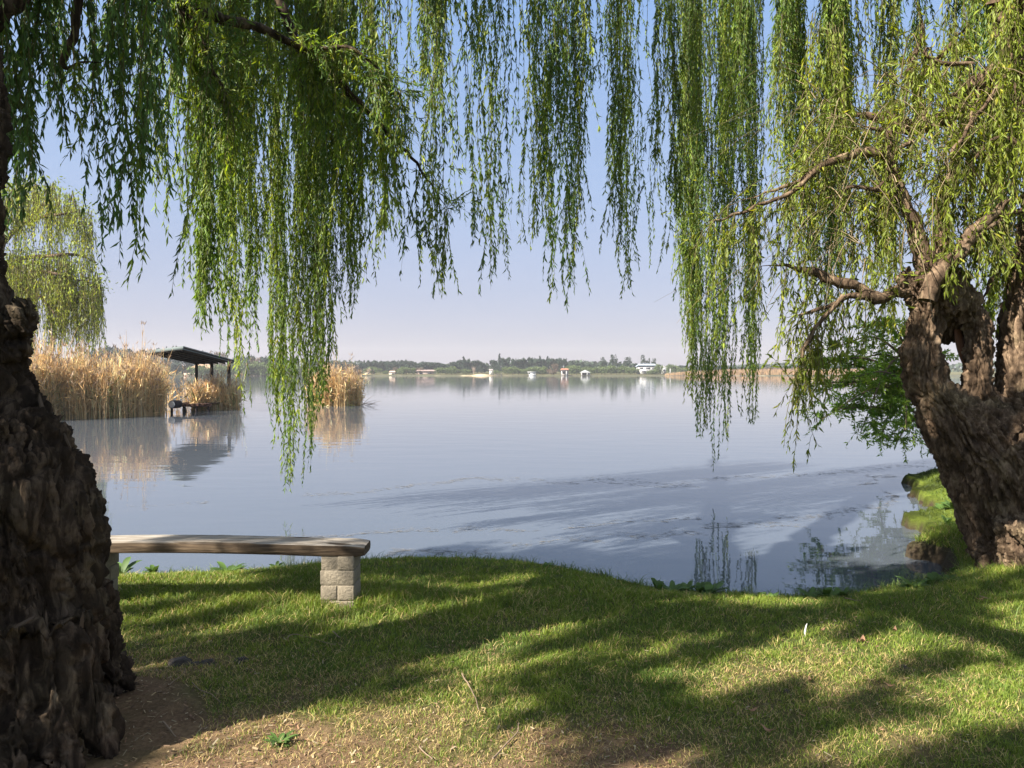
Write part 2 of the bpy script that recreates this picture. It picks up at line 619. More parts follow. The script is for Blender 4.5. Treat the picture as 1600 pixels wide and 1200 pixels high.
# overhead masses of the crowns: (x, y, radius, shoots, lowest tip z, top z, short shoots)
TRUNK_DX = -0.06
_r = np.random.default_rng(44)
OVERHEAD_L = [(-4.2, 6.5, 1.2, 40, 5.6, 8.0, False)]
# gaps in the canopy: spots of lawn that the sun reaches (x, y, rx, ry)
GAPS = [(-0.55, 4.55, 0.75, 0.42), (-0.5, 3.15, 1.1, 0.36), (1.05, 3.85, 0.35, 0.24), (-2.6, 5.75, 0.6, 0.3), (-2.0, 5.2, 0.22, 0.2), (0.7, 5.3, 0.6, 0.25),
        (2.2, 4.2, 0.5, 0.25), (3.2, 4.9, 0.6, 0.25), (2.6, 3.5, 0.5, 0.2), (3.6, 5.9, 0.5, 0.3), (1.9, 5.2, 0.4, 0.2), (1.6, 3.3, 0.4, 0.18)]
def _canopy(n, r0, r1, s0, s1, x0=-2.4, free=False):
    k = 0
    while k < n:
        X, Y = _r.uniform(x0, 5.6), _r.uniform(2.6, 7.4)
        rad = _r.uniform(r0, r1)
        if X > 1.4 and not free and _r.random() < 0.30:
            continue
        if not free and any(((X - a) / (c + rad)) ** 2 + ((Y - b) / (d + rad)) ** 2 < 1 for a, b, c, d in GAPS):
            continue
        z = _r.uniform(5.6, 7.0)
        t = (z - 0.3) / math.tan(R(SUN_EL))
        OVERHEAD_L.append((X + SUN_H[0] * t, Y + SUN_H[1] * t, rad, int(_r.uniform(s0, s1)), 5.0, z, True))
        k += 1
_canopy(26, 0.22, 0.45, 40, 80)
_canopy(90, 0.08, 0.22, 14, 34)
_canopy(95, 0.09, 0.26, 18, 42, 0.2, True)
OVERHEAD_R = [(3.6, 7.8, 1.2, 30, 6.4, 8.2), (5.8, 6.0, 1.4, 40, 5.4, 8.0), (7.4, 5.0, 1.2, 30, 5.4, 7.8)]
HAZE_D = 0.00024
# ------------------------------------------------------------------ trunks
def remesh_tubes(tubes, voxel, smooth_it=6, n=24, extra=None):
    """union of tapering tubes -> one smooth shell (vertices, faces, normals)"""
    bm = bmesh.new()
    for P, r in tubes:
        V, Fq = tube_geo(P, r, n)
        vs = [bm.verts.new(v) for v in V]
        for f in Fq:
            bm.faces.new([vs[k] for k in f])
        bm.faces.new(vs[:n][::-1])
        bm.faces.new(vs[-n:])
    bmesh.ops.recalc_face_normals(bm, faces=bm.faces)
    me = bpy.data.meshes.new('shell')
    bm.to_mesh(me)
    bm.free()
    o = bpy.data.objects.new('shell', me)
    COL.objects.link(o)
    md = o.modifiers.new('r', 'REMESH')
    md.mode = 'VOXEL'
    md.voxel_size = voxel
    md2 = o.modifiers.new('s', 'SMOOTH')
    md2.iterations = smooth_it
    md2.factor = 0.5
    dg = bpy.context.evaluated_depsgraph_get()
    ev = o.evaluated_get(dg)
    em = ev.to_mesh()
    nv, npoly = len(em.vertices), len(em.polygons)
    V = np.empty(nv * 3, np.float32)
    em.vertices.foreach_get('co', V)
    N = np.empty(nv * 3, np.float32)
    em.vertices.foreach_get('normal', N)
    L = np.empty(len(em.loops), np.int32)
    em.loops.foreach_get('vertex_index', L)
    S = np.empty(npoly, np.int32)
    em.polygons.foreach_get('loop_total', S)
    V, N = V.reshape(-1, 3).astype(float), N.reshape(-1, 3).astype(float)
    ev.to_mesh_clear()
    bpy.data.objects.remove(o)
    bpy.data.meshes.remove(me)
    return V, N, L, S


def furrow(q, width):
    n = perlin(q)
    return np.exp(-(n / width) ** 2)


def bark_displace(V, N, deep, fine, fx=9.0, fz=2.4, lean=None, lumps=0.05, cross=1.0):
    q = V.copy()
    if lean is not None:
        q[:, 0] -= lean(V)
    warp = np.stack([perlin(q * 3 + 5), perlin(q * 3 + 25), perlin(q * 3 + 45)], 1) * 0.045
    q9 = q * np.array([9, 9, 3.0])
    warp += np.stack([perlin(q9 + 5), perlin(q9 + 25), perlin(q9 + 45) * 2], 1) * 0.007
    q = q + warp
    sc = lambda m, z: q * np.array([fx * m, fx * m, fz * z])
    pl = lambda v, k: np.clip(np.abs(perlin(v)) * k, 0, 1)
    d = lumps * fbm(V * 1.6 + 3, 2)
    d += deep * (pl(sc(1, 1), 2.4) ** 0.7 - 0.75)
    d += 0.6 * deep * (pl(sc(2.0, 1.9) + 40, 2.6) ** 0.7 - 0.7)
    # cross cracks break the ridges into plates
    cr = perlin(q * np.array([fx * 0.8, fx * 0.8, fz * 4.0]) + 70)
    d -= cross * 0.45 * deep * np.exp(-(cr / 0.10) ** 2)
    d += fine * (pl(sc(4.5, 3.6) + 80, 2.2) - 0.5)
    d += fine * 0.7 * (pl(sc(9, 6) + 120, 2.0) - 0.5)
    return V + N * d[:, None]


def px_tube(pts, Y0, m=None, dz=0):
    """pts: (px, py, r_px[, dY]) at depth Y0"""
    A = []
    for p_ in pts:
        Y = Y0 + (p_[3] if len(p_) > 3 else 0)
        A.append([*W(p_[0], p_[1], Y), p_[2] / F * Y])
    A = np.array(A)
    A = spline(A, m or (len(A) * 5))
    return A[:, :3], np.maximum(A[:, 3], 0.002)


# ---- left willow: massive dark leaning trunk close to the camera
LW = empty('willow_tree', (-2.05, 3.2, 0.0), 'massive old willow with dark shaggy bark leaning out of view beside the plank bench', 'tree', 'weeping willows on the lawn')
edge_px = [(166, 1195), (158, 1110), (161, 1040), (170, 985), (167, 925), (166, 845), (141, 765), (88, 685), (50, 600), (34, 530), (24, 420), (15, 350), (5, 200), (0, 60)]
er = [0.52, 0.50, 0.49, 0.48, 0.46, 0.45, 0.43, 0.40, 0.38, 0.36, 0.345, 0.34, 0.34, 0.35]
cl = []
for (ex, ey), r_e in zip(edge_px, er):
    e_ = W(ex, ey, 3.2)
    cl.append([e_[0] - r_e + TRUNK_DX, 3.2, e_[2], r_e])
cl = np.array([[cl[0][0] - 0.04, 3.2, -0.35, 0.58]] + cl + [[-2.72, 3.1, 4.3, 0.30]])
cs = spline(cl, 70)
tubes = [(cs[:, :3], cs[:, 3])]
for a_, rr, ln in [(-0.35, 0.11, 0.50), (-0.75, 0.13, 0.66), (-1.1, 0.15, 0.72), (-1.4, 0.2, 0.7), (-2.3, 0.22, 0.75), (2.4, 0.2, 0.7), (1.3, 0.2, 0.66)]:
    dx, dy = math.cos(a_), math.sin(a_)
    P = np.array([[-2.13 + dx * 0.28, 3.2 + dy * 0.28, 0.60], [-2.13 + dx * 0.42, 3.2 + dy * 0.42, 0.15], [-2.13 + dx * ln, 3.2 + dy * ln, -0.16]])
    tubes.append((spline(P, 12), np.linspace(rr * 0.75, rr * 0.5, 12)))
# broken stub on the right-hand side
P = np.array([W(-20, 580, 3.2), W(18, 525, 3.18), W(38, 490, 3.16), W(44, 460, 3.16)])
tubes.append((spline(P, 12), np.linspace(0.15, 0.018, 12)))
V, N, L, S = remesh_tubes(tubes, 0.0105, 5, 32)
lean_l = lambda v: -0.22 * v[:, 2]
q1 = (V - np.stack([lean_l(V), 0 * V[:, 0], 0 * V[:, 0]], 1)) * np.array([3.2, 3.2, 0.75])
V = V + N * (-0.02 - 0.045 * np.exp(-(perlin(q1 + 3) / 0.14) ** 2))[:, None]
V = bark_displace(V, N, 0.062, 0.018, 10.5, 1.3, lean=lean_l, lumps=0.03, cross=0.6)
# burls low on the bole
V = V + N * (0.02 * np.clip(fbm(V * np.array([4.2, 4.2, 2.6]) + 60, 2), 0, 1) * sm(1.1, 0.2, V[:, 2]))[:, None]
# ragged ends of plates
t_ = perlin((V - np.stack([lean_l(V), 0 * V[:, 0], 0 * V[:, 0]], 1)) * np.array([20, 20, 5.0]))
V = V + N * (0.012 * sm(0.16, 0.24, t_))[:, None]
dpx = V - CAM
_c = dpx @ FW
_px, _py = 800 + F * dpx[:, 0] / _c, 600 - F * (dpx @ UP) / _c
for (ex, ey) in edge_px:
    k = np.abs(_py - ey) < 8
    print('EDGE', ey, ex, round(float(_px[k].max())), round(float(np.percentile(_px[k], 99.5)))) if k.any() else None
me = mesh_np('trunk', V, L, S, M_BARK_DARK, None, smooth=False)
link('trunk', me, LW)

# flakes of loose bark standing off the trunk
fl = MB()
idx = rng.choice(len(V), 380, replace=False)
for k in idx:
    if V[k, 2] < 0.02 or V[k, 2] > 3.2:
        continue
    n_ = N[k]
    t = unit(np.array([rng.normal() * 0.35, rng.normal() * 0.35, 1.0]))
    t = unit(t - n_ * np.dot(t, n_))
    s_ = np.cross(n_, t)
    ln, wd_ = rng.uniform(0.03, 0.10), rng.uniform(0.004, 0.011)
    lift = rng.uniform(0.05, 0.35) * ln
    b0 = V[k] - n_ * 0.012
    th = n_ * 0.008
    pts = np.array([b0 - s_ * wd_, b0 + s_ * wd_, b0 + t * ln * 0.6 + s_ * wd_ * 0.8 + n_ * lift * 0.6, b0 + t * ln + s_ * wd_ * 0.1 + n_ * lift, b0 + t * ln * 0.75 - s_ * wd_ * 0.7 + n_ * lift * 0.5])
    top = pts + th
    A = np.concatenate([pts, top])
    c = np.array([0.060, 0.042, 0.029]) * rng.uniform(0.5, 1.6)
    fl.add(A, [[5, 6, 7, 8, 9][::-1]], c)
    fl.add(A, [[0, 1, 2, 3, 4]], c)
    fl.add(A, [[g, (g + 1) % 5, (g + 1) % 5 + 5, g + 5] for g in range(5)], c)
fo = fl.build('loose_bark', M_TWIG, LW)
fo['kind'] = 'stuff'

# ---- limbs of the left willow
def limb(parent, mat, P, r, n=10, wob=0.02, name='limb', m=40, seed=0):
    P = np.asarray(P, float)
    A = spline(np.concatenate([P, np.asarray(r, float)[:, None]], 1), m)
    Q, rr = A[:, :3], np.maximum(A[:, 3] * np.clip((m - 0.3 - np.arange(m)) / (m * 0.25), 0.12, 1), 0.002)
    Q = Q + 0.03 * np.stack([perlin(Q * 8 + seed), perlin(Q * 8 + 31), perlin(Q * 8 + 61)], 1) * np.linspace(0, 1, m)[:, None] + wob * np.stack([perlin(Q * 3 + seed), perlin(Q * 3 + 31 + seed), perlin(Q * 3 + 61 + seed)], 1)
    V, Fq = tube_geo(Q, rr, n)
    T, N_, B_ = frames(Q)
    dirs = (V.reshape(m, n, 3) - Q[:, None]).reshape(-1, 3)
    V = V + dirs * (0.35 * perlin(V * np.array([14, 14, 14]) + seed))[:, None]
    mb = MB().add(V, Fq)
    mb.add(V[-n:], [list(range(n))])
    return mb.build(name, mat, parent, smooth=True), Q


def limb_px(parent, mat, pts, Y0, **k):
    P, r = px_tube(pts, Y0, m=len(pts) * 3)
    return limb(parent, mat, P, r, **k)


limbs_L = []
limbs_L.append(limb(LW, M_BARK_DARK, [(-2.7, 3.1, 4.0), (-2.9, 4.0, 4.75), tuple(W(120, -70, 5.6)), tuple(W(260, 2, 6.0)), tuple(W(330, 20, 6.2)), tuple(W(440, 62, 6.5)), tuple(W(510, 110, 6.7)),
                                     tuple(W(560, 162, 6.8)), tuple(W(620, 222, 7.0)), tuple(W(680, 295, 7.1)), tuple(W(714, 352, 7.2))],
                     [0.2, 0.12, 0.07, 0.052, 0.048, 0.036, 0.034, 0.028, 0.024, 0.016, 0.008], m=80, wob=0.05))
limbs_L.append(limb(LW, M_BARK_DARK, [(-2.66, 3.1, 3.6), (-2.55, 3.4, 3.9), tuple(W(-60, 60, 4.0)), tuple(W(0, 14, 4.1)), tuple(W(40, -15, 4.2)), tuple(W(110, -120, 4.6))], [0.2, 0.14, 0.075, 0.06, 0.05, 0.04], m=40))
limbs_L.append(limb_px(LW, M_BARK_DARK, [(150, -150, 7), (128, -60, 7), (124, 10, 7), (121, 55, 6.5), (104, 80, 6), (100, 97, 5), (107, 106, 4), (125, 99, 3), (170, 98, 2)], 4.6, m=50, wob=0.03))
limbs_L.append(limb_px(LW, M_BARK_DARK, [(262, 3, 6), (278, 18, 5), (300, 32, 4), (318, 58, 3.4), (330, 95, 3), (350, 140, 2.2), (362, 185, 1.5)], 6.0, m=40, wob=0.04))
limbs_L.append(limb_px(LW, M_BARK_DARK, [(400, -120, 9), (430, -20, 8), (445, 20, 7), (462, 60, 6.5), (470, 95, 5), (468, 150, 3)], 7.2, m=40, wob=0.04))
limbs_L.append(limb_px(LW, M_BARK_DARK, [(468, 78, 5), (500, 74, 4), (545, 76, 3), (590, 105, 2), (620, 150, 1.4)], 6.6, m=40, wob=0.04))
# boughs overhead and out over the water that carry the hanging curtains
for pts, rr in [
    ([(-2.7, 3.1, 4.1), (-2.6, 4.5, 5.6), (-1.6, 7.0, 7.2), (0.2, 9.5, 8.1), (1.6, 10.8, 8.0)], [0.26, 0.2, 0.15, 0.09, 0.04]),
    ([(-2.7, 3.1, 4.1), (-3.6, 4.6, 5.6), (-4.2, 7.5, 7.3), (-4.0, 10.2, 7.9), (-3.2, 11.5, 7.7)], [0.24, 0.18, 0.13, 0.08, 0.04]),
    ([(-2.7, 3.1, 4.2), (-3.2, 1.8, 5.6), (-3.6, -0.6, 6.9), (-2.6, -2.6, 7.3)], [0.22, 0.16, 0.11, 0.05]),
    ([(-2.7, 3.1, 4.2), (-4.4, 2.4, 5.5), (-6.4, 1.4, 6.8), (-8.3, 0.4, 7.0)], [0.24, 0.17, 0.12, 0.05]),
    ([(-2.7, 3.1, 4.2), (-1.9, 3.0, 5.8), (-0.6, 2.6, 7.0), (1.2, 2.3, 7.4)], [0.2, 0.14, 0.1, 0.05])]:
    limbs_L.append(limb(LW, M_BARK_DARK, pts, rr, m=50, wob=0.12))

# ---- right willow
RW = empty('willow_tree', (W(1640, 900, 6.3)[0], 6.3, 0.0), 'gnarled brown willow with a hollow hole through its forked trunk at the water', 'tree', 'weeping willows on the lawn')
YR = 6.3
tubes = [px_tube([(1672, 950, 146), (1660, 890, 130), (1645, 840, 116), (1617, 780, 110), (1586, 715, 110), (1560, 672, 98)], YR, 40),
         px_tube([(1625, 800, 70), (1604, 700, 74), (1618, 620, 56), (1622, 560, 54), (1630, 500, 54), (1640, 430, 52), (1650, 370, 50), (1658, 300, 48), (1650, 200, 46), (1630, 110, 42), (1604, 30, 38), (1585, -60, 36), (1560, -170, 32), (1545, -280, 26)], YR, 70),
         px_tube([(1530, 690, 70), (1487, 650, 48), (1457, 615, 33), (1447, 585, 30), (1441, 552, 28), (1445, 515, 26), (1456, 480, 29)], YR, 40),
         px_tube([(1560, 690, 62), (1544, 655, 40), (1533, 620, 26), (1527, 590, 21), (1527, 560, 18), (1531, 530, 16), (1522, 500, 19), (1502, 474, 24), (1480, 456, 32)], YR, 40),
         px_tube([(1478, 492, 32), (1468, 465, 42), (1462, 446, 42), (1456, 428, 34)], YR, 20),
         px_tube([(1450, 470, 26), (1428, 448, 20), (1406, 430, 13)], YR, 16),
         px_tube([(1456, 432, 20), (1444, 402, 11), (1438, 385, 8)], YR, 12),
         px_tube([(1468, 430, 20), (1472, 395, 10), (1471, 375, 8)], YR, 12),
         # back wall of the hollow, deeper than the rim
         px_tube([(1484, 462, 26, 0.14), (1492, 500, 26, 0.26), (1492, 534, 20, 0.30)], YR, 14),
         # buttress roots
         px_tube([(1590, 800, 50), (1562, 860, 34), (1550, 905, 26), (1540, 930, 20)], YR - 0.1, 16),
         px_tube([(1620, 820, 60), (1612, 890, 40), (1600, 950, 34)], YR - 0.5, 16),
         px_tube([(1700, 830, 60), (1730, 900, 46), (1750, 960, 40)], YR - 0.3, 16)]
V, N, L, S = remesh_tubes(tubes, 0.0115, 4, 28)
lean_r = lambda v: -0.55 * np.clip(v[:, 2] - 0.0, 0, 1.45)
V = bark_displace(V, N, 0.054, 0.016, 12.5, 1.9, lean=lean_r, lumps=0.03, cross=0.6)
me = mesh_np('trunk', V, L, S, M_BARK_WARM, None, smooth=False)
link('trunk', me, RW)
# reddish splinter of heartwood in the hollow
P, r = px_tube([(1496, 515, 5, 0.16), (1500, 538, 6, 0.13), (1505, 558, 5, 0.09), (1512, 578, 3, 0.05)], YR, 16)
mb = MB().tube(P, r, 8, (0.15, 0.065, 0.03))
mb.build('heartwood_splinter', M_PAINT, RW, True)

limbs_R = []
def LR(pts, Y=YR, **k):
    o, Q = limb_px(RW, M_BARK_WARM, pts, Y, **k)
    limbs_R.append((o, Q))
LR([(1440, 462, 13), (1420, 458, 10), (1400, 454, 9), (1380, 464, 9), (1355, 460, 10), (1340, 450, 7.5), (1300, 438, 8), (1262, 424, 6), (1225, 416, 4), (1180, 420, 2.5)], m=60, n=10)
LR([(1347, 463, 7), (1330, 462, 5), (1300, 474, 4), (1268, 486, 3), (1225, 500, 2)], m=40, n=6)
LR([(1318, 462, 4), (1292, 490, 3.6), (1272, 515, 3.4), (1260, 535, 3.6), (1250, 560, 3.2), (1241, 596, 1.2)], YR - 0.1, m=40, n=6)
LR([(1452, 425, 17), (1438, 380, 14), (1425, 340, 11), (1408, 302, 8.5), (1396, 265, 8), (1385, 244, 8), (1360, 236, 7.5), (1335, 240, 7), (1300, 252, 6.2), (1265, 270, 5.5), (1230, 290, 4.8), (1190, 308, 3.6), (1140, 318, 2.2)], m=70)
LR([(1265, 272, 4), (1235, 300, 3.5), (1195, 318, 3), (1150, 336, 2.2), (1105, 350, 1.4)], YR - 0.1, m=40, n=6)
LR([(1470, 420, 15), (1472, 365, 12), (1470, 330, 10), (1478, 300, 9), (1490, 272, 8), (1500, 230, 7), (1520, 180, 5), (1535, 120, 4)], m=50)
LR([(1446, 468, 13), (1460, 440, 13), (1480, 412, 12), (1505, 390, 11), (1520, 365, 10), (1545, 340, 8), (1575, 318, 7), (1625, 290, 5)], YR - 0.28, m=50)
LR([(1408, 300, 4), (1395, 310, 4), (1372, 296, 3.6), (1345, 292, 3), (1310, 300, 2.4), (1270, 322, 1.6)], m=40, n=6)
LR([(1368, 294, 3.4), (1385, 276, 3), (1392, 262, 2.6)], m=14, n=6)
LR([(1393, 250, 3.4), (1400, 235, 3), (1420, 222, 2.8), (1432, 215, 2.4)], m=20, n=6)
LR([(1382, 244, 6), (1388, 225, 5.5), (1385, 205, 5), (1375, 200, 4), (1340, 196, 2)], m=20, n=7)
LR([(1650, 180, 34, 1.5), (1590, 175, 22, 1.3), (1545, 152, 18, 1.2), (1505, 160, 17, 1.1), (1478, 185, 13, 1.0), (1440, 195, 12, 1.0), (1400, 196, 12, 1.0), (1380, 188, 10, 1.0), (1330, 180, 6, 1.0), (1260, 190, 3, 1.0)], m=60)
LR([(1600, 90, 26, .8), (1560, 110, 16, .8), (1528, 130, 14, .9), (1500, 148, 13, 1.0), (1480, 152, 10, 1.0)], m=40)
LR([(1448, 196, 9, 1.0), (1432, 150, 7, 1.0), (1440, 120, 6, .9), (1462, 95, 5, .8), (1490, 60, 4, .6), (1515, 40, 3, .4)], m=40, n=7)
LR([(1434, 150, 6, 1.0), (1420, 110, 5, .9), (1440, 60, 4, .9), (1436, 20, 3, .9)], m=30, n=6)
LR([(1520, 100, 3.2), (1480, 98, 3), (1450, 90, 2.8), (1446, 78, 2.6), (1458, 76, 2)], m=30, n=6)
LR([(1640, 60, 4), (1580, 110, 4), (1540, 160, 3.6), (1505, 210, 3), (1478, 250, 2.5), (1460, 290, 1.6)], YR - 0.2, m=40, n=6)
LR([(1652, 330, 6), (1600, 330, 5), (1560, 345, 4), (1520, 375, 3), (1490, 420, 2)], YR - 0.3, m=40, n=6)
LR([(1640, 250, 5), (1590, 222, 4.6), (1555, 218, 4), (1530, 240, 3), (1518, 280, 2)], YR - 0.2, m=40, n=6)
LR([(1630, 420, 8), (1598, 405, 7), (1575, 412, 6), (1548, 440, 4), (1530, 480, 2)], YR + 0.1, m=40, n=6)
# out-of-frame boughs that carry the curtains over the water
for pts, rr in [
    ([tuple(W(1590, 0, 6.3)), (4.6, 6.6, 6.0), (4.0, 8.0, 7.6), (3.2, 10.2, 8.3), (2.2, 11.8, 8.0)], [0.2, 0.18, 0.14, 0.09, 0.04]),
    ([tuple(W(1590, 0, 6.3)), (4.2, 6.2, 5.6), (3.0, 6.4, 7.0), (1.6, 7.2, 7.6), (0.5, 8.6, 7.4)], [0.2, 0.16, 0.12, 0.08, 0.04]),
    ([tuple(W(1590, 0, 6.3)), (5.4, 6.0, 6.2), (6.4, 5.2, 7.4), (7.8, 4.6, 7.8)], [0.2, 0.15, 0.1, 0.05])]:
    limbs_R.append(limb(RW, M_BARK_WARM, pts, rr, m=50, wob=0.1))

# ------------------------------------------------------------------ hanging foliage
HEAD = W(1492, 452, YR)
GREENS = np.array([[0.085, 0.145, 0.022], [0.105, 0.170, 0.024], [0.062, 0.118, 0.024], [0.14, 0.195, 0.028], [0.052, 0.102, 0.027]])


def hang(mb, tops, bots, n_seg=16, spacing=0.019, leaf=0.072, width=0.21, twigs=3, sway=0.15, density=1.0, hue=None, spread=0.65, twig_len=(0.15, 0.7), stem_r=0.0028):
    """hanging shoots from tops (S,3) down to bots (S,3), with side shoots and lance leaves"""
    tops, bots = np.asarray(tops, float), np.asarray(bots, float).copy()
    hd = HEAD
    nearh = (np.abs(bots[:, 0] - hd[0]) < 0.62) & (bots[:, 1] < hd[1] + 0.5) & (bots[:, 1] > hd[1] - 1.6)
    bots[:, 2] = np.where(nearh, np.maximum(bots[:, 2], np.minimum(hd[2] + rng.uniform(-0.05, 0.3, len(tops)), tops[:, 2] - 0.12)), bots[:, 2])
    S = len(tops)
    t = np.linspace(0, 1, n_seg)
    P = tops[:, None] * (1 - t)[None, :, None] + bots[:, None] * t[None, :, None]
    ph = rng.uniform(0, 100, (S, 1, 3))
    q = np.concatenate([np.repeat(ph[:, :, :1], n_seg, 1), np.repeat(ph[:, :, 1:2], n_seg, 1), P[:, :, 2:3] * 0.9], 2).reshape(-1, 3)
    w = np.stack([perlin(q), perlin(q + 50)], 1).reshape(S, n_seg, 2)
    w2 = np.stack([perlin(q * 3), perlin(q * 3 + 50)], 1).reshape(S, n_seg, 2)
    P[:, :, :2] += (sway * w + 0.25 * sway * w2) * (0.3 + 0.7 * t)[None, :, None]
    lens = np.linalg.norm(tops - bots, axis=1)
    h = 1.08 * GREENS[rng.integers(0, len(GREENS), S)] if hue is None else np.broadcast_to(hue, (S, 3)).copy()
    h = h * np.array([1.38, 1.27, 1.1]) * rng.uniform(0.78, 1.28, (S, 1))
    strands_geo(mb, P, np.linspace(stem_r * 1.6, stem_r * 0.5, n_seg), 0, np.array([0.11, 0.095, 0.04]))
    allP, allT, allC = [], [], []

    def sample(P, lens, h, sp, start=0.03):
        S_, M_ = P.shape[:2]
        for s in range(S_):
            k = max(2, int(lens[s] / sp))
            u = rng.uniform(start, 1, k) * (M_ - 1)
            # gaps: leaves come in bursts
            g = perlin(np.stack([np.full(k, s * 7.31 + S_), u / (M_ - 1) * lens[s] * 2.2, np.zeros(k)], 1))
            u = u[(g > -0.28) | (rng.random(k) < 0.35)]
            i_ = np.minimum(u.astype(int), M_ - 2)
            f = (u - i_)[:, None]
            allP.append(P[s, i_] * (1 - f) + P[s, i_ + 1] * f)
            allT.append(P[s, i_ + 1] - P[s, i_])
            allC.append(np.broadcast_to(h[s], (len(u), 3)))

    sample(P, lens, h, spacing / density)
    if twigs:
        nt_ = rng.poisson(twigs * 1.5, S)
        s_id = np.repeat(np.arange(S), nt_)
        if len(s_id):
            u = rng.uniform(0.05, 0.92, len(s_id)) * (n_seg - 1)
            i_ = np.minimum(u.astype(int), n_seg - 2)
            f = (u - i_)[:, None]
            b0 = P[s_id, i_] * (1 - f) + P[s_id, i_ + 1] * f
            ang = rng.uniform(0, 2 * math.pi, len(s_id))
            ln = rng.uniform(*twig_len, len(s_id)) * np.clip(lens[s_id] / 2, 0.3, 1)
            out = rng.uniform(0.10, 0.42, len(s_id)) * ln
            tt = np.linspace(0, 1, 6)
            Q = np.repeat(b0[:, None], 6, 1)
            Q[:, :, 0] += (np.cos(ang) * out)[:, None] * np.sqrt(tt)[None]
            Q[:, :, 1] += (np.sin(ang) * out)[:, None] * np.sqrt(tt)[None]
            Q[:, :, 2] -= ln[:, None] * tt[None] ** 1.2
            strands_geo(mb, Q, np.linspace(stem_r * 0.8, stem_r * 0.35, 6), 0, np.array([0.12, 0.11, 0.04]))
            sample(Q, ln, h[s_id] * rng.uniform(0.9, 1.2, (len(s_id), 1)), spacing / density, 0.08)
    A = np.concatenate(allP)
    T = unit(np.concatenate(allT))
    C = np.concatenate(allC)
    n = len(A)
    D = unit(T + np.array([0, 0, -0.25]) + spread * unit(rng.normal(size=(n, 3))) * rng.uniform(0.4, 1.5, (n, 1)))
    Lf = leaf * rng.uniform(0.55, 1.25, n)
    C = C * rng.uniform(0.72, 1.3, (n, 1))
    yl = rng.random(n) < 0.06
    C = np.where(yl[:, None], C * np.array([1.6, 1.25, 0.9]), C)
    leaves_geo(mb, A, D, Lf, Lf * width * rng.uniform(0.8, 1.25, n), C, 1, curl=0.08)
    return n


def curtain(mb, x0, x1, yb0, yb1, Y, n, top=-160, dY=0.5, clump=0, **k):
    """shoots seen between photo columns x0..x1 whose tips end at rows yb0..yb1, standing at depth Y (metres)"""
    n = max(2, int(n * 0.82))
    clump = max(3, n // 6) if n > 14 else clump
    if clump:
        cx = np.sort(rng.uniform(x0, x1, clump))
        cid = rng.integers(0, clump, n)
        x = cx[cid] + rng.normal(0, 4.5, n)
        cyd, cdY = rng.uniform(0, 1, clump)[cid], rng.uniform(-dY, dY, clump)[cid]
    else:
        x = rng.uniform(x0, x1, n)
    yb = yb1 + (yb0 - yb1) * np.abs(rng.random(n)) ** 1.5
    Ys = Y + rng.uniform(-dY, dY, n)
    if clump:
        yb = yb1 + (yb0 - yb1) * np.clip(0.75 * cyd + 0.4 * rng.random(n) - 0.1, 0, 1) ** 1.3
        Ys = Y + cdY + rng.normal(0, 0.06, n)
    bots = np.array([W(a_, b_, c_) for a_, b_, c_ in zip(x, yb, Ys)])
    tt = np.array([W(a_, top - rng.uniform(0, 60), c_) for a_, c_ in zip(x, Ys)])
    tops = bots.copy()
    tops[:, 2] = tt[:, 2]
    tops[:, :2] += rng.normal(0, 0.05, (n, 2)) + (rng.normal(0, 0.14, (clump, 2))[cid] if clump else rng.normal(0, 0.14, (n, 2)))
    return hang(mb, tops, bots, **k)


cw = MB()
DK = np.array([0.055, 0.110, 0.032])  # leaf hue with shade put in, for far-left and deeper shoots
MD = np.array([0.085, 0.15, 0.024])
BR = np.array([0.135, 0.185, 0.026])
N0 = 0
# far left: shade is put into the darker leaf hue
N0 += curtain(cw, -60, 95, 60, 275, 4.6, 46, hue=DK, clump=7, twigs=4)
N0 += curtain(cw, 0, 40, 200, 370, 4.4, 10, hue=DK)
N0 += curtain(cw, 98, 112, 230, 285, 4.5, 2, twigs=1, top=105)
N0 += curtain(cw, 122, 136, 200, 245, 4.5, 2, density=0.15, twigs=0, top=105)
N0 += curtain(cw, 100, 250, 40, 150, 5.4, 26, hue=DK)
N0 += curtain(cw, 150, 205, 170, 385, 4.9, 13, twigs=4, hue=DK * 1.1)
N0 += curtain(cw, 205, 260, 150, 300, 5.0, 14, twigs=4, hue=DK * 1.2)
N0 += curtain(cw, 200, 214, 400, 445, 4.8, 2, twigs=1)
N0 += curtain(cw, 240, 330, 160, 310, 6.6, 24, density=0.75)
N0 += curtain(cw, 280, 300, 330, 460, 5.6, 4, twigs=2)
N0 += curtain(cw, 304, 342, 300, 528, 7.5, 34, twigs=5, hue=MD)
N0 += curtain(cw, 345, 412, 260, 600, 8.6, 60, twigs=5, clump=5)
N0 += curtain(cw, 366, 388, 560, 668, 8.8, 5, twigs=3)
N0 += curtain(cw, 415, 515, 300, 640, 9.6, 90, twigs=5, clump=8)
N0 += curtain(cw, 428, 466, 560, 768, 9.8, 46, twigs=4)
N0 += curtain(cw, 474, 493, 560, 760, 9.8, 18, twigs=4)
N0 += curtain(cw, 530, 556, 380, 590, 9.8, 22, twigs=4)
N0 += curtain(cw, 500, 580, 250, 480, 8.0, 24, twigs=4, clump=5)
N0 += curtain(cw, 575, 660, 230, 420, 7.2, 24, twigs=4, density=0.8, clump=6)
N0 += curtain(cw, 655, 700, 320, 465, 7.2, 8, twigs=4, density=0.8)
N0 += curtain(cw, 600, 730, 40, 330, 7.2, 16, twigs=4, density=0.6)
N0 += curtain(cw, 730, 792, 280, 455, 7.8, 18, twigs=5, density=0.9, clump=4)
N0 += curtain(cw, 770, 800, 60, 330, 7.8, 6, twigs=3, density=0.7)
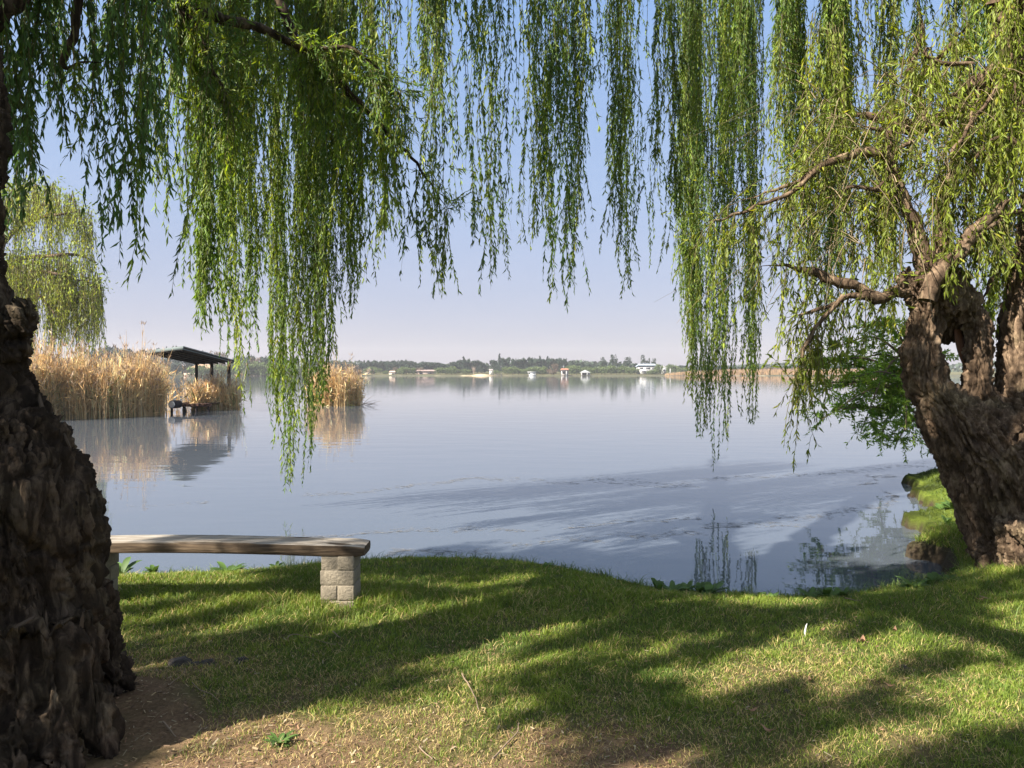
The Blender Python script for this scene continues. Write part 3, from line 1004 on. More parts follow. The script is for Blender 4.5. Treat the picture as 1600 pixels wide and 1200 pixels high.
# upper masses on the left
N0 += curtain(cw, 300, 440, 60, 360, 7.4, 52, twigs=5)
N0 += curtain(cw, 430, 600, 60, 360, 8.2, 52, twigs=5)
N0 += curtain(cw, 250, 700, 20, 160, 8.2, 36, twigs=4)
N0 += curtain(cw, 600, 760, 0, 110, 7.4, 20, twigs=4)
# shoots that start from the thin limb
for o_, Q in (limbs_L[0], limbs_L[3], limbs_L[5]):
    vis = Q[20:] if len(Q) > 60 else Q
    for rep in range(2):
        k_ = rng.integers(0, len(vis), 26)
        tp = vis[k_]
        bt = tp + np.stack([rng.normal(0, 0.12, 26), rng.normal(0, 0.15, 26), -rng.uniform(0.2, 1.1, 26)], 1)
        N0 += hang(cw, tp, bt, twigs=2, sway=0.12, n_seg=9)
        dirs = unit(np.stack([rng.normal(0.4, 0.6, 26), rng.normal(0, 0.6, 26), rng.normal(-0.1, 0.4, 26)], 1))
        N0 += hang(cw, tp, tp + dirs * rng.uniform(0.15, 0.55, (26, 1)), twigs=1, n_seg=7, spread=0.8, density=0.8)
# central columns
N0 += curtain(cw, 812, 905, 120, 420, 8.4, 40, twigs=5, clump=7)
N0 += curtain(cw, 845, 903, 320, 470, 8.4, 15, twigs=4)
N0 += curtain(cw, 868, 893, 430, 492, 8.4, 6, twigs=4)
N0 += curtain(cw, 808, 835, 330, 385, 8.4, 6, twigs=4)
N0 += curtain(cw, 918, 936, 120, 285, 8.6, 4, twigs=2, density=0.7)
N0 += curtain(cw, 905, 960, 0, 150, 8.8, 10, twigs=4)
# the part of the crown overhead, out of the frame: it shades the lawn
def overhead(mb, cx, cy, rad, n, z0, z1, short=False, **k):
    a_ = rng.uniform(0, 2 * math.pi, n)
    r_ = rad * np.sqrt(rng.random(n))
    x, y = cx + r_ * np.cos(a_), cy + r_ * np.sin(a_)
    zt = rng.uniform(z1 - 0.6, z1 + 0.4, n)
    zb = zt - rng.uniform(0.5, max(0.8, z1 - z0), n)
    if short:
        zt = z1 + rng.normal(0, 0.10, n)
        zb = zt - rng.uniform(0.2, 0.55, n)
    tops = np.stack([x, y, zt], 1)
    bots = np.stack([x, y, zb], 1)
    k_ = dict(n_seg=8, spacing=0.045, leaf=0.12, width=0.28, twigs=2)
    k_.update(k)
    return hang(mb, tops, bots, **k_)


for cx, cy, rad, n, z0, z1, sh_ in OVERHEAD_L:
    N0 += overhead(cw, cx, cy, rad, n, z0, z1, sh_)
cw.build('crown', [M_TWIG, M_LEAF], LW)

cr = MB()
N1 = 0
N1 += curtain(cr, 962, 1006, 160, 430, 9.4, 26, twigs=5, clump=4)
N1 += curtain(cr, 976, 1002, 380, 466, 9.4, 8, twigs=4)
N1 += curtain(cr, 1018, 1062, 60, 350, 9.8, 24, twigs=4, clump=4)
N1 += curtain(cr, 1022, 1050, 320, 425, 9.8, 5, twigs=4)
N1 += curtain(cr, 1062, 1180, 330, 660, 11.6, 125, twigs=5, clump=9)
N1 += curtain(cr, 1078, 1108, 560, 690, 11.8, 22, twigs=4)
N1 += curtain(cr, 1112, 1135, 580, 735, 11.8, 16, twigs=4)
N1 += curtain(cr, 1160, 1186, 540, 675, 11.8, 12, twigs=4)
N1 += curtain(cr, 1052, 1075, 280, 500, 11.4, 12, twigs=3, density=0.8)
N1 += curtain(cr, 1060, 1200, 60, 340, 10.2, 64, twigs=5)
N1 += curtain(cr, 1190, 1330, 260, 520, 10.0, 62, twigs=5, clump=9)
N1 += curtain(cr, 1190, 1330, 60, 330, 9.0, 56, twigs=5, hue=MD)
N1 += curtain(cr, 1240, 1420, 200, 480, 9.0, 60, twigs=4, clump=9)
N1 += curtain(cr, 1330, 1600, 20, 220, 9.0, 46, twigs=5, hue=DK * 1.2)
N1 += curtain(cr, 1340, 1420, 420, 560, 8.6, 22, twigs=4, hue=BR)
N1 += curtain(cr, 1500, 1640, 200, 480, 8.0, 40, twigs=4, hue=MD)
N1 += curtain(cr, 1530, 1600, 380, 540, 7.6, 26, twigs=4)
N1 += curtain(cr, 1190, 1345, 160, 330, 6.4, 24, twigs=4, hue=BR, top=60)
N1 += curtain(cr, 1440, 1610, 120, 330, 6.4, 26, twigs=4, hue=BR, density=0.7, clump=8)
N1 += curtain(cr, 1520, 1640, 60, 260, 6.4, 20, twigs=4, hue=BR)
N1 += curtain(cr, 1630, 2250, 120, 520, 7.6, 90, twigs=4)
N1 += curtain(cr, 1650, 2000, 60, 330, 5.6, 40, twigs=4, hue=BR)
# shoots along the visible branches
for o_, Q in limbs_R[:20]:
    L_ = np.linalg.norm(np.diff(Q, axis=0), axis=1).sum()
    n = int(8 + L_ * 18)
    k_ = rng.integers(len(Q) // 4, len(Q), n)
    tp = Q[k_]
    bt = tp + np.stack([rng.normal(-0.05, 0.16, n), rng.normal(0, 0.16, n), -rng.uniform(0.15, 0.9, n)], 1)
    N1 += hang(cr, tp, bt, twigs=1.5, sway=0.14, n_seg=8, density=0.65, hue=BR * rng.uniform(0.7, 1.1))
    n = n // 2
    k_ = rng.integers(len(Q) // 4, len(Q), n)
    dirs = unit(np.stack([rng.normal(-0.2, 0.7, n), rng.normal(0, 0.7, n), rng.normal(0.3, 0.5, n)], 1))
    N1 += hang(cr, Q[k_], Q[k_] + dirs * rng.uniform(0.2, 0.7, (n, 1)), twigs=1, n_seg=7, spread=0.8, density=0.45, hue=BR)
for cx, cy, rad, n, z0, z1 in OVERHEAD_R:
    N1 += overhead(cr, cx, cy, rad, n, z0, z1)
# bare arching twigs
n = 340
tops = np.array([W(rng.uniform(1250, 1620), rng.uniform(120, 420), rng.uniform(5.9, 7.4)) for _ in range(n)])
bots = tops + np.stack([rng.normal(-0.2, 0.5, n), rng.normal(0, 0.4, n), -rng.uniform(-0.1, 0.7, n)], 1)
t = np.linspace(0, 1, 9)
P = tops[:, None] * (1 - t)[None, :, None] + bots[:, None] * t[None, :, None]
P[:, :, 2] += (rng.uniform(0.05, 0.25, n)[:, None]) * (4 * t * (1 - t))[None]
strands_geo(cr, P, np.linspace(0.007, 0.002, 9), 0, np.array([0.24, 0.185, 0.11]) * rng.uniform(0.6, 1.3, (n, 1)), 3)
cr.build('crown', [M_TWIG, M_LEAF], RW)
print('LEAVES', N0, N1)
# ------------------------------------------------------------------ lawn grass
def blades(mb, x, y, z, h, w, col, lean=0.5):
    n = len(x)
    a = rng.uniform(0, 2 * math.pi, n)
    b = rng.uniform(0, 2 * math.pi, n)
    s = np.stack([np.cos(a), np.sin(a), 0 * a], 1) * (w / 2)[:, None]
    l = np.stack([np.cos(b), np.sin(b), 0 * b], 1) * (h * lean * rng.uniform(0.2, 1.6, n))[:, None]
    p0 = np.stack([x, y, z - 0.004], 1)
    up = np.array([0, 0, 1.0])
    m_ = p0 + l * 0.35 + up * (h * 0.6)[:, None]
    t_ = p0 + l + up * (h * rng.uniform(0.75, 1.0, n))[:, None]
    V = np.stack([p0 - s, p0 + s, m_ - s * 0.7, m_ + s * 0.7, t_], 1).reshape(-1, 3)
    k = np.arange(n)[:, None] * 5
    c = np.repeat(col, 5, axis=0)
    mb.add(V, (k[:, :, None] + np.array([[[0, 1, 3], [0, 3, 2], [2, 3, 4]]])).reshape(-1, 3), c)


def lawn_points(n, y0, y1):
    y = np.sqrt(rng.uniform(y0 ** 2, y1 ** 2, n))
    x = rng.uniform(-0.80, 0.80, n) * y + rng.uniform(-0.5, 0.5, n)
    return x, y


gr = MB()
tot = 0
for n, y0, y1, hs in [(230000, 2.2, 4.2, 0.030), (170000, 4.2, 6.0, 0.034), (110000, 6.0, 8.0, 0.034)]:
    x, y = lawn_points(n, y0, y1)
    d = sdist(x, y, LAND)
    dm = dry_map(x, y)
    P = np.stack([x, y, 0 * x], 1)
    tuft = 0.5 + 0.9 * fbm(P * 9.0 + 7, 2)
    keep = (d > 0.0) & (rng.random(n) < np.clip(1.08 - 1.05 * dm, 0.10, 1) * np.clip(0.45 + tuft, 0.2, 1))
    keep &= ((x + 2.05) ** 2 + (y - 3.2) ** 2 > 0.42)
    x, y, dm, tuft = x[keep], y[keep], dm[keep], tuft[keep]
    P = P[keep]
    z = gz(x, y)
    k = len(x)
    tall = 1 + 1.3 * np.exp(-(((x + 1.0) / 1.5) ** 2 + ((y - 5.1) / 0.35) ** 2)) + 1.6 * sm(3.2, 4.6, x) * sm(4.2, 5.2, y)
    h = hs * rng.uniform(0.5, 1.35, k) * (0.6 + 0.6 * np.clip(tuft, 0, 1)) * tall * (1.1 - 0.5 * dm)
    w = rng.uniform(0.0025, 0.0045, k) * (y / 4.0) ** 0.5
    g1, g2, st = np.array([0.085, 0.145, 0.020]), np.array([0.205, 0.265, 0.034]), np.array([0.50, 0.38, 0.16])
    mixg = np.clip(0.5 + 0.9 * fbm(P * 2.2 + 11, 2) + rng.normal(0, 0.25, k), 0, 1)[:, None]
    col = g1 * (1 - mixg) + g2 * mixg
    isdry = (rng.random(k) < np.clip(0.13 + 0.85 * (dm - 0.15), 0.10, 0.85))[:, None]
    col = np.where(isdry, st * rng.uniform(0.6, 1.25, (k, 1)), col * rng.uniform(0.8, 1.25, (k, 1)))
    blades(gr, x, y, z, h, w, col, np.where(isdry[:, 0], 1.3, 0.6))
    tot += k
# longer loose tussocks at the water's edge, round the right trunk and on the bank
n = 9000
x, y = rng.uniform(3.0, 6.4, n), rng.uniform(4.2, 6.4, n)
k = (sdist(x, y, LAND) > 0.02) & (rng.random(n) < 0.15 + 0.85 * sm(0.0, 0.5, fbm(np.stack([x, y, 0 * x], 1) * 2.2, 2) + 0.4 * sm(3.6, 4.6, x)))
x, y = x[k], y[k]
col = np.array([0.10, 0.15, 0.03]) * rng.uniform(0.6, 1.4, (len(x), 1))
blades(gr, x, y, gz(x, y), rng.uniform(0.05, 0.15, len(x)), rng.uniform(0.003, 0.006, len(x)), col, 0.9)
n = 60000
x, y = rng.uniform(-4.5, 4.6, n), rng.uniform(5.0, 7.2, n)
d_ = sdist(x, y, LAND)
k = (d_ > -0.03) & (d_ < 0.10) & (rng.random(n) < 0.25 + 0.75 * sm(-0.2, 0.3, fbm(np.stack([x, y, 0 * x], 1) * 3.0, 2)))
x, y = x[k], y[k]
col = np.array([0.10, 0.155, 0.028]) * rng.uniform(0.5, 1.4, (len(x), 1))
blades(gr, x, y, gz(x, y), rng.uniform(0.03, 0.10, len(x)), rng.uniform(0.003, 0.007, len(x)), col, 1.1)
n = 26000
x, y = rng.uniform(4.5, 9.5, n), rng.uniform(6.8, 12.6, n)
k = (sdist(x, y, LAND) > 0.06)
x, y = x[k], y[k]
nzz = fbm(np.stack([x, y, 0 * x], 1) * 1.6, 2)
col = np.array([0.085, 0.125, 0.02]) * (0.8 + 0.8 * np.clip(nzz, -0.5, 0.6))[:, None] * rng.uniform(0.7, 1.3, (len(x), 1))
blades(gr, x, y, gz(x, y), rng.uniform(0.02, 0.06, len(x)), rng.uniform(0.006, 0.012, len(x)), col, 0.8)
print('BLADES', tot, len(x))
o = gr.build('lawn_grass', M_GRASS)
tag(o, 'short patchy green and straw coloured grass over the whole lawn', 'grass', kind='stuff')

# straw, leaf crumbs and bark chips strewn on the bare patches
n = 40000
x, y = lawn_points(n, 2.2, 5.6)
dm = dry_map(x, y)
k = (sdist(x, y, LAND) > 0.05) & (rng.random(n) < 0.03 + 0.97 * dm ** 1.5)
x, y = x[k], y[k]
k = len(x)
a_ = rng.uniform(0, 2 * math.pi, k)
l = rng.uniform(0.003, 0.016, k)
w = rng.uniform(0.001, 0.003, k)
c = np.stack([x, y, gz(x, y) + rng.uniform(0.004, 0.016, k)], 1)
d1 = np.stack([np.cos(a_) * l, np.sin(a_) * l, rng.normal(0, 0.25, k) * l], 1)
d2 = np.stack([-np.sin(a_) * w, np.cos(a_) * w, rng.normal(0, 0.4, k) * w], 1)
V = np.stack([c - d1 - d2, c + d1 - d2, c + d1 + d2, c - d1 + d2], 1).reshape(-1, 3)
pal = np.array([[0.40, 0.30, 0.16], [0.26, 0.17, 0.10], [0.14, 0.085, 0.05], [0.33, 0.19, 0.11], [0.46, 0.38, 0.24]])
lc = pal[rng.integers(0, 5, k)] * rng.uniform(0.5, 1.0, (k, 1))
o = MB().add(V, np.arange(k * 4).reshape(-1, 4), np.repeat(lc, 4, 0)).build('ground_litter', M_REED)
tag(o, 'dry straw and bark crumbs strewn over the bare patches of lawn', 'litter', kind='stuff')

# ------------------------------------------------------------------ bench
bl, br = G(178, 948, 0.0), G(536, 951, 0.0)
YB = 5.12
bx1 = W(574, 850, YB)[0]
bx0 = W(40, 850, YB)[0]
BN = empty('garden_bench', ((bx0 + bx1) / 2, YB, 0), 'rustic bench of one weathered plank laid on brick pillars by the water', 'bench')
ztop = W(400, 868.5, YB - 0.115)[2] + 0.083
ns, nsec = 90, 26
xs = np.linspace(bx0, bx1, ns)
prof = []
for a_ in np.linspace(0, 2 * math.pi, nsec, endpoint=False):
    c_, s_ = math.cos(a_), math.sin(a_)
    e = 0.28
    prof.append((0.118 * np.sign(c_) * abs(c_) ** e, 0.044 * np.sign(s_) * abs(s_) ** e))
prof = np.array(prof)
V = np.zeros((ns, nsec, 3))
for k in range(ns):
    end = min(k, ns - 1 - k) / 4.0
    sc = 0.72 + 0.28 * min(1, end) ** 0.5 if end < 1 else 1.0
    V[k, :, 0] = xs[k]
    V[k, :, 1] = YB + prof[:, 0] * (0.9 + 0.1 * sc)
    V[k, :, 2] = ztop - 0.044 + prof[:, 1] * sc + 0.018 * math.sin((xs[k] - bx0) * 1.6)
VV = V.reshape(-1, 3)
q3 = VV * np.array([1.6, 22, 22])
nrm = np.zeros_like(VV)
nrm[:, 1] = np.tile(np.sign(prof[:, 0]), ns) * np.tile(np.abs(prof[:, 0]) > 0.113, ns)
nrm[:, 2] = np.tile(np.sign(prof[:, 1]), ns) * np.tile(np.abs(prof[:, 1]) > 0.04, ns)
VV = VV + nrm * (0.012 * fbm(q3, 3) + 0.012 * np.minimum(0, fbm(VV * np.array([4, 14, 30]) + 5, 2)))[:, None]
i, j = np.meshgrid(np.arange(ns - 1), np.arange(nsec), indexing='ij')
Fq = np.stack([i * nsec + j, (i + 1) * nsec + j, (i + 1) * nsec + (j + 1) % nsec, i * nsec + (j + 1) % nsec], -1).reshape(-1, 4)
mb = MB().add(VV, Fq).add(VV[:nsec], [list(range(nsec))]).add(VV[-nsec:], [list(range(nsec))[::-1]])
# weathered wood: grain runs along x, long checks and dark knots
m, nt, out = new_mat('weathered_plank')
tc = nd(nt, 'ShaderNodeTexCoord')
mp = nd(nt, 'ShaderNodeMapping')
mp.inputs['Scale'].default_value = (0.9, 12, 16)
nt.links.new(tc.outputs['Object'], mp.inputs['Vector'])
n1 = nd(nt, 'ShaderNodeTexNoise', i_Scale=3.0, i_Detail=8.0, i_Roughness=0.65, i_Distortion=0.4)
nt.links.new(mp.outputs[0], n1.inputs['Vector'])
mp2 = nd(nt, 'ShaderNodeMapping')
mp2.inputs['Scale'].default_value = (2.2, 7, 9)
nt.links.new(tc.outputs['Object'], mp2.inputs['Vector'])
n2 = nd(nt, 'ShaderNodeTexNoise', i_Scale=1.0, i_Detail=3.0)
nt.links.new(mp2.outputs[0], n2.inputs['Vector'])
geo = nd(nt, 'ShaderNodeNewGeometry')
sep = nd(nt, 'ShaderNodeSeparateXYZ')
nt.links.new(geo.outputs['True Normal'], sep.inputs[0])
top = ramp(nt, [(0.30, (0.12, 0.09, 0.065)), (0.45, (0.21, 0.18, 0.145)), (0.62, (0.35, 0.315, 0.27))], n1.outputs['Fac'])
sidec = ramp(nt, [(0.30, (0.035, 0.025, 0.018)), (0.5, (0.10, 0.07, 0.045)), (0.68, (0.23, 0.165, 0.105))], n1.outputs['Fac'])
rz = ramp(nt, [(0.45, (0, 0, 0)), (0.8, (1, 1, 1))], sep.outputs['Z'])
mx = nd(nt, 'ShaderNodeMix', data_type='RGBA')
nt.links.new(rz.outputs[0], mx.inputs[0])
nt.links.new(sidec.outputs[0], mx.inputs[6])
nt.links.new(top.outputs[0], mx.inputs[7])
kn = ramp(nt, [(0.31, (0.16, 0.13, 0.11)), (0.37, (1, 1, 1))], n2.outputs['Fac'])
mx2 = nd(nt, 'ShaderNodeMix', data_type='RGBA', blend_type='MULTIPLY')
mx2.inputs[0].default_value = 1.0
nt.links.new(mx.outputs[2], mx2.inputs[6])
nt.links.new(kn.outputs[0], mx2.inputs[7])
p = nd(nt, 'ShaderNodeBsdfPrincipled')
p.inputs['Roughness'].default_value = 0.85
p.inputs['Specular IOR Level'].default_value = 0.15
b = nd(nt, 'ShaderNodeBump', i_Strength=0.7, i_Distance=0.012)
nt.links.new(n1.outputs['Fac'], b.inputs['Height'])
nt.links.new(b.outputs[0], p.inputs['Normal'])
nt.links.new(mx2.outputs[2], p.inputs['Base Color'])
nt.links.new(p.outputs[0], out.inputs['Surface'])
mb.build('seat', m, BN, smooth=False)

M_BRICK = mat_attr('bagged_brick', 0.9, 0.15, 0.5, 60.0, 0.25)


def pillar(cx, base):
    mb = MB()
    z1 = ztop - 0.082
    nb = 4
    ch = (z1 + 0.06) / nb
    mb.box((cx, YB, (z1 - 0.06) / 2), (0.216, 0.218, z1 + 0.06), col=(0.205, 0.175, 0.13))
    for c in range(nb):
        zc = -0.06 + ch * (c + 0.5)
        col0 = np.array([0.235, 0.20, 0.148])
        jit = lambda: rng.uniform(-0.004, 0.004)
        if c % 2 == 0:
            parts = [(0.0, -0.056, 0.232, 0.108), (0.0, 0.056, 0.232, 0.108)]
        else:
            parts = [(-0.058, 0, 0.110, 0.226), (0.060, 0, 0.110, 0.226)]
        for px_, py_, sx, sy in [(a__, b__, c__, d__) for a__, b__, c__, d__ in parts]:
            a_ = rng.uniform(-0.008, 0.008)
            mb.box((cx + px_ + jit(), YB + py_ + jit(), zc), (sx, sy, ch - 0.006), a_, col0 * rng.uniform(0.95, 1.05))
    o = mb.build('pillar', M_BRICK, BN)
    bv = o.modifiers.new('bevel', 'BEVEL')
    bv.width = 0.005
    bv.segments = 2


pillar(W(533, 900, YB)[0], 0)
pillar(W(147, 900, YB)[0], 0)

# ------------------------------------------------------------------ small things on the lawn
def weed_mesh(n_leaf, ln, wd_, lift, stems=1, seed=0):
    r_ = np.random.default_rng(seed)
    mb = MB()
    for s in range(stems):
        ox, oy = (0, 0) if stems == 1 else r_.normal(0, ln * 1.2, 2)
        for k in range(n_leaf):
            a_ = r_.uniform(0, 2 * math.pi)
            l = ln * r_.uniform(0.5, 1.2)
            w = wd_ * r_.uniform(0.7, 1.2)
            el = r_.uniform(lift * 0.3, lift)
            d = np.array([math.cos(a_), math.sin(a_), 0])
            sd_ = np.array([-d[1], d[0], 0])
            t = np.linspace(0, 1, 6)
            mid = np.array([ox, oy, 0])[None] + d[None] * (l * t * math.cos(el))[:, None] + np.array([0, 0, 1.0])[None] * (l * (math.sin(el) * t - 0.45 * t ** 2 * math.sin(el)) )[:, None]
            ww = w * np.sin(math.pi * np.clip(t * 0.93 + 0.05, 0, 1)) ** 0.7
            L_ = mid + sd_ * ww[:, None] * 0.5 + np.array([0, 0, 1]) * ww[:, None] * 0.18
            R_ = mid - sd_ * ww[:, None] * 0.5 + np.array([0, 0, 1]) * ww[:, None] * 0.18
            V = np.stack([L_, mid, R_], 1).reshape(-1, 3)
            Fq = []
            for g in range(5):
                Fq += [[g * 3, g * 3 + 1, g * 3 + 4, g * 3 + 3], [g * 3 + 1, g * 3 + 2, g * 3 + 5, g * 3 + 4]]
            mb.add(V, Fq, np.array([0.075, 0.135, 0.028]) * r_.uniform(0.7, 1.3))
    return mb


wm = [weed_mesh(9, 0.13, 0.045, 1.1, 1, 1), weed_mesh(24, 0.14, 0.035, 0.8, 1, 2), weed_mesh(16, 0.13, 0.04, 1.35, 1, 5)]
protos = []
for k, w_ in enumerate(wm):
    protos.append(w_.build('broad_leaved_weed', M_GRASS).data)
    bpy.data.objects.remove(bpy.data.objects[-1] if False else [o for o in bpy.data.objects if o.data == protos[-1]][0])


def plant(mesh, px, py, z0, s, label, cat, name, group=None, rot=None):
    g = G(px, py, z0)
    o = bpy.data.objects.new(name, mesh)
    COL.objects.link(o)
    o.location = (g[0], g[1], float(gz(g[0], g[1])[0]) - 0.005)
    if o.location.z < -0.22:
        o.location.z = -0.2
    o.rotation_euler = (0, 0, rng.uniform(0, 6.28) if rot is None else rot)
    o.scale = (s * (1.45 if name == 'broad_leaved_weed' else 1),) * 3
    return tag(o, label, cat, group)


GW = 'broad-leaved weeds along the lawn edge'
plant(protos[0], 190, 889, -0.05, 1.2, 'large dark leafy weed standing tight against the left willow trunk at the shore', 'weed', 'broad_leaved_weed', GW)
plant(protos[2], 240, 890, -0.05, 0.8, 'small spiky green weed seen beneath the bench plank nearest the left trunk', 'weed', 'broad_leaved_weed', GW)
plant(protos[1], 355, 888, -0.04, 1.0, 'spreading leafy weed seen under the middle of the bench plank', 'weed', 'broad_leaved_weed', GW)
plant(protos[0], 432, 887, -0.03, 0.6, 'little upright weed under the bench plank close to the visible brick pillar', 'weed', 'broad_leaved_weed', GW)
plant(protos[0], 852, 885, -0.03, 0.5, 'tiny lone weed on the curving grass lip mid lawn', 'weed', 'broad_leaved_weed', GW)
for px_, py_ in [(1028, 916), (1050, 914), (1072, 913), (1092, 914), (1108, 917)]:
    plant(protos[int(rng.integers(0, 3))], px_, py_, -0.03, rng.uniform(0.75, 1.1), 'leafy weed in the dense bright green clump where the shore turns into the cove', 'weed', 'broad_leaved_weed', GW)
for px_, py_ in [(1160, 926), (1185, 928), (1205, 930)]:
    plant(protos[int(rng.integers(0, 3))], px_, py_, -0.02, rng.uniform(0.5, 0.7), 'low weed in the sparse row between the bright clump and the dark cove', 'weed', 'broad_leaved_weed', GW)
for px_, py_ in [(1268, 926), (1292, 928), (1318, 926)]:
    plant(protos[int(rng.integers(0, 3))], px_, py_, -0.03, rng.uniform(0.7, 0.9), 'dark glossy weed at the lawn edge in front of the muddy cove', 'weed', 'broad_leaved_weed', GW)
for px_, py_ in [(1430, 912), (1456, 906), (1478, 902), (1500, 880), (1488, 868)]:
    plant(protos[int(rng.integers(0, 3))], px_, py_, -0.03, rng.uniform(0.6, 0.9), 'leafy weed crowding the muddy foot of the hollow willow', 'weed', 'broad_leaved_weed', GW)
for px_, py_ in [(1470, 808), (1488, 812), (1500, 800), (1480, 826)]:
    plant(protos[int(rng.integers(0, 3))], px_, py_, -0.15, rng.uniform(0.9, 1.3), 'leafy weed on the shaded mossy bank behind the hollow willow', 'weed', 'broad_leaved_weed', GW)
plant(protos[1], 436, 1162, 0.0, 0.42, 'bright green rosette weed alone on the bare dry ground', 'weed', 'broad_leaved_weed', GW)
plant(protos[1], 262, 868, -0.2, 0.01, 'x', 'weed', 'broad_leaved_weed') if False else None

# fallen leaves
mb = MB()
t = np.linspace(0, 1, 6)
ww = 0.013 * np.sin(math.pi * np.clip(t * 0.97 + 0.02, 0, 1)) ** 1.3
mid = np.stack([0.075 * (t - 0.5), 0 * t, 0.022 * (2 * t - 1) ** 2 + 0.004 * np.sin(9 * t)], 1)
V = np.stack([mid + np.stack([0 * t, ww, 0.012 * ww / 0.022], 1), mid, mid + np.stack([0 * t, -ww, 0.010 * ww / 0.022], 1)], 1).reshape(-1, 3)
Fq = sum([[[g * 3, g * 3 + 3, g * 3 + 4, g * 3 + 1], [g * 3 + 1, g * 3 + 4, g * 3 + 5, g * 3 + 2]] for g in range(5)], [])
mb.add(V, Fq, (0.30, 0.17, 0.10))
o0 = mb.build('fallen_leaf', M_REED)
leafme = o0.data
bpy.data.objects.remove(o0)
for px_, py_, s, lb in [(1200, 1146, 1.0, 'curled orange brown leaf lying nearest the viewer on mottled grass'),
                        (1175, 1115, 0.8, 'brown fallen leaf just beyond the orange brown curled one'),
                        (1398, 988, 0.9, 'pale tan fallen leaf on the long grass below the hollow willow'),
                        (1348, 1004, 1.1, 'broad tan fallen leaf on grass to the side of the white feather'),
                        (1285, 987, 0.7, 'small brown fallen leaf beside the white feather'),
                        (1530, 940, 0.9, 'dry leaf caught in the tussocks by the hollow willow roots'),
                        (1265, 1070, 0.7, 'little dry leaf in the sunlit middle of the lawn'),
                        (1390, 1080, 0.7, 'dark dry leaf on the shaded half of the lawn towards the willow')]:
    plant(leafme, px_, py_, 0.0, s, lb, 'fallen leaf', 'fallen_leaf', 'fallen leaves on the lawn').location.z += 0.018

# white feather standing in the grass
g = G(1258, 996, 0.0)
mb = MB()
t = np.linspace(0, 1, 8)
sp = np.stack([0.012 * t ** 2, 0 * t, 0.085 * t], 1)
ww = 0.007 * np.sin(math.pi * np.clip(t * 0.9 + 0.1, 0, 1)) ** 0.6 * (t > 0.15)
V = np.stack([sp + np.stack([ww, 0.004 + 0 * t, 0 * t], 1), sp, sp - np.stack([ww, -0.004 + 0 * t, 0 * t], 1)], 1).reshape(-1, 3)
Fq = sum([[[k * 3, k * 3 + 3, k * 3 + 4, k * 3 + 1], [k * 3 + 1, k * 3 + 4, k * 3 + 5, k * 3 + 2]] for k in range(7)], [])
mb.add(V, Fq, (0.75, 0.72, 0.66))
mb.tube(np.stack([sp[:, 0], sp[:, 1] - 0.001, sp[:, 2]], 1), 0.0013, 5, (0.7, 0.68, 0.6))
o = mb.build('feather', M_REED)
o.location = (g[0], g[1], float(gz(g[0], g[1])[0]))
tag(o, 'white feather standing upright in the grass', 'feather')

# clods and sticks
r_ = np.random.default_rng(5)
bm = bmesh.new()
bmesh.ops.create_icosphere(bm, subdivisions=3, radius=0.05)
cv = np.array([v.co for v in bm.verts])
nzv = fbm(cv * 30, 3)
for v, s in zip(bm.verts, nzv):
    v.co = v.co * (1 + 0.5 * s)
    v.co.z *= 0.55
clod = bpy.data.meshes.new('earth_clod')
bm.to_mesh(clod)
bm.free()
a = clod.attributes.new('col', 'FLOAT_COLOR', 'POINT')
a.data.foreach_set('color', np.tile([0.03, 0.023, 0.018, 1], len(clod.vertices)).astype(np.float32))
clod.materials.append(M_PAINT)
for px_, py_, s, lb in [(282, 1034, 1.3, 'largest dark earth clod near the foot of the dark left trunk'), (306, 1036, 0.7, 'dark earth clod sharing a spot with the largest one'), (325, 1034, 0.9, 'dark earth clod at the outer end of the row by the trunk'),
                        (378, 1030, 0.8, 'dark earth clod on its own between trunk and brick pillar'), (1412, 1040, 0.5, 'small black clod on the open lawn below the hollow willow'), (1228, 1082, 0.5, 'small black clod in the dappled middle of the lawn')]:
    plant(clod, px_, py_, 0.0, s, lb, 'clod', 'earth_clod', 'dark earth clods on the lawn')

sticks = [([(448, 1000), (458, 994), (480, 995), (505, 1004), (524, 1010)], 0.003, 'thin pale arched stick on shaded grass in front of the brick pillar'),
          ([(520, 990), (532, 997)], 0.004, 'short pale stick end lying beyond the arched stick'),
          ([(300, 1075), (312, 1085), (330, 1092), (345, 1106)], 0.003, 'bent twig lying on dark ground beside the left trunk'),
          ([(265, 1080), (290, 1055), (280, 1050)], 0.002, 'fine curled twig close to the left trunk foot'),
          ([(255, 1138), (275, 1158)], 0.005, 'stubby brown stick on the shade line near the trunk'),
          ([(722, 1060), (740, 1090), (748, 1115)], 0.004, 'brown twig crossing from shade into dry straw in mid lawn'),
          ([(770, 1195), (790, 1170), (808, 1152), (810, 1138)], 0.004, 'forked reddish twig on the bare patch nearest the viewer'),
          ([(655, 1172), (668, 1190), (676, 1199)], 0.003, 'thin twig on the bare patch at the lower edge of the lawn'),
          ([(1320, 936), (1345, 938)], 0.004, 'pale stick lying on the lawn edge by the cove'),
          ([(1530, 936), (1548, 940)], 0.004, 'pale stick among tussocks by the hollow willow')]
for pts, r, lb in sticks:
    P = np.array([G(x, y, 0.0) for x, y in pts])
    P[:, 2] = gz(P[:, 0], P[:, 1]) + 0.02
    c0 = P.mean(0)
    A = spline(P, 14) - c0
    A[:, 2] += 0.012 * perlin(A * 12 + r * 1000)
    o = MB().tube(A, np.linspace(r, r * 0.5, 14), 6, (0.22, 0.16, 0.11)).build('twig', M_TWIG)
    o.location = c0
    tag(o, lb, 'twig', 'twigs scattered on the lawn')

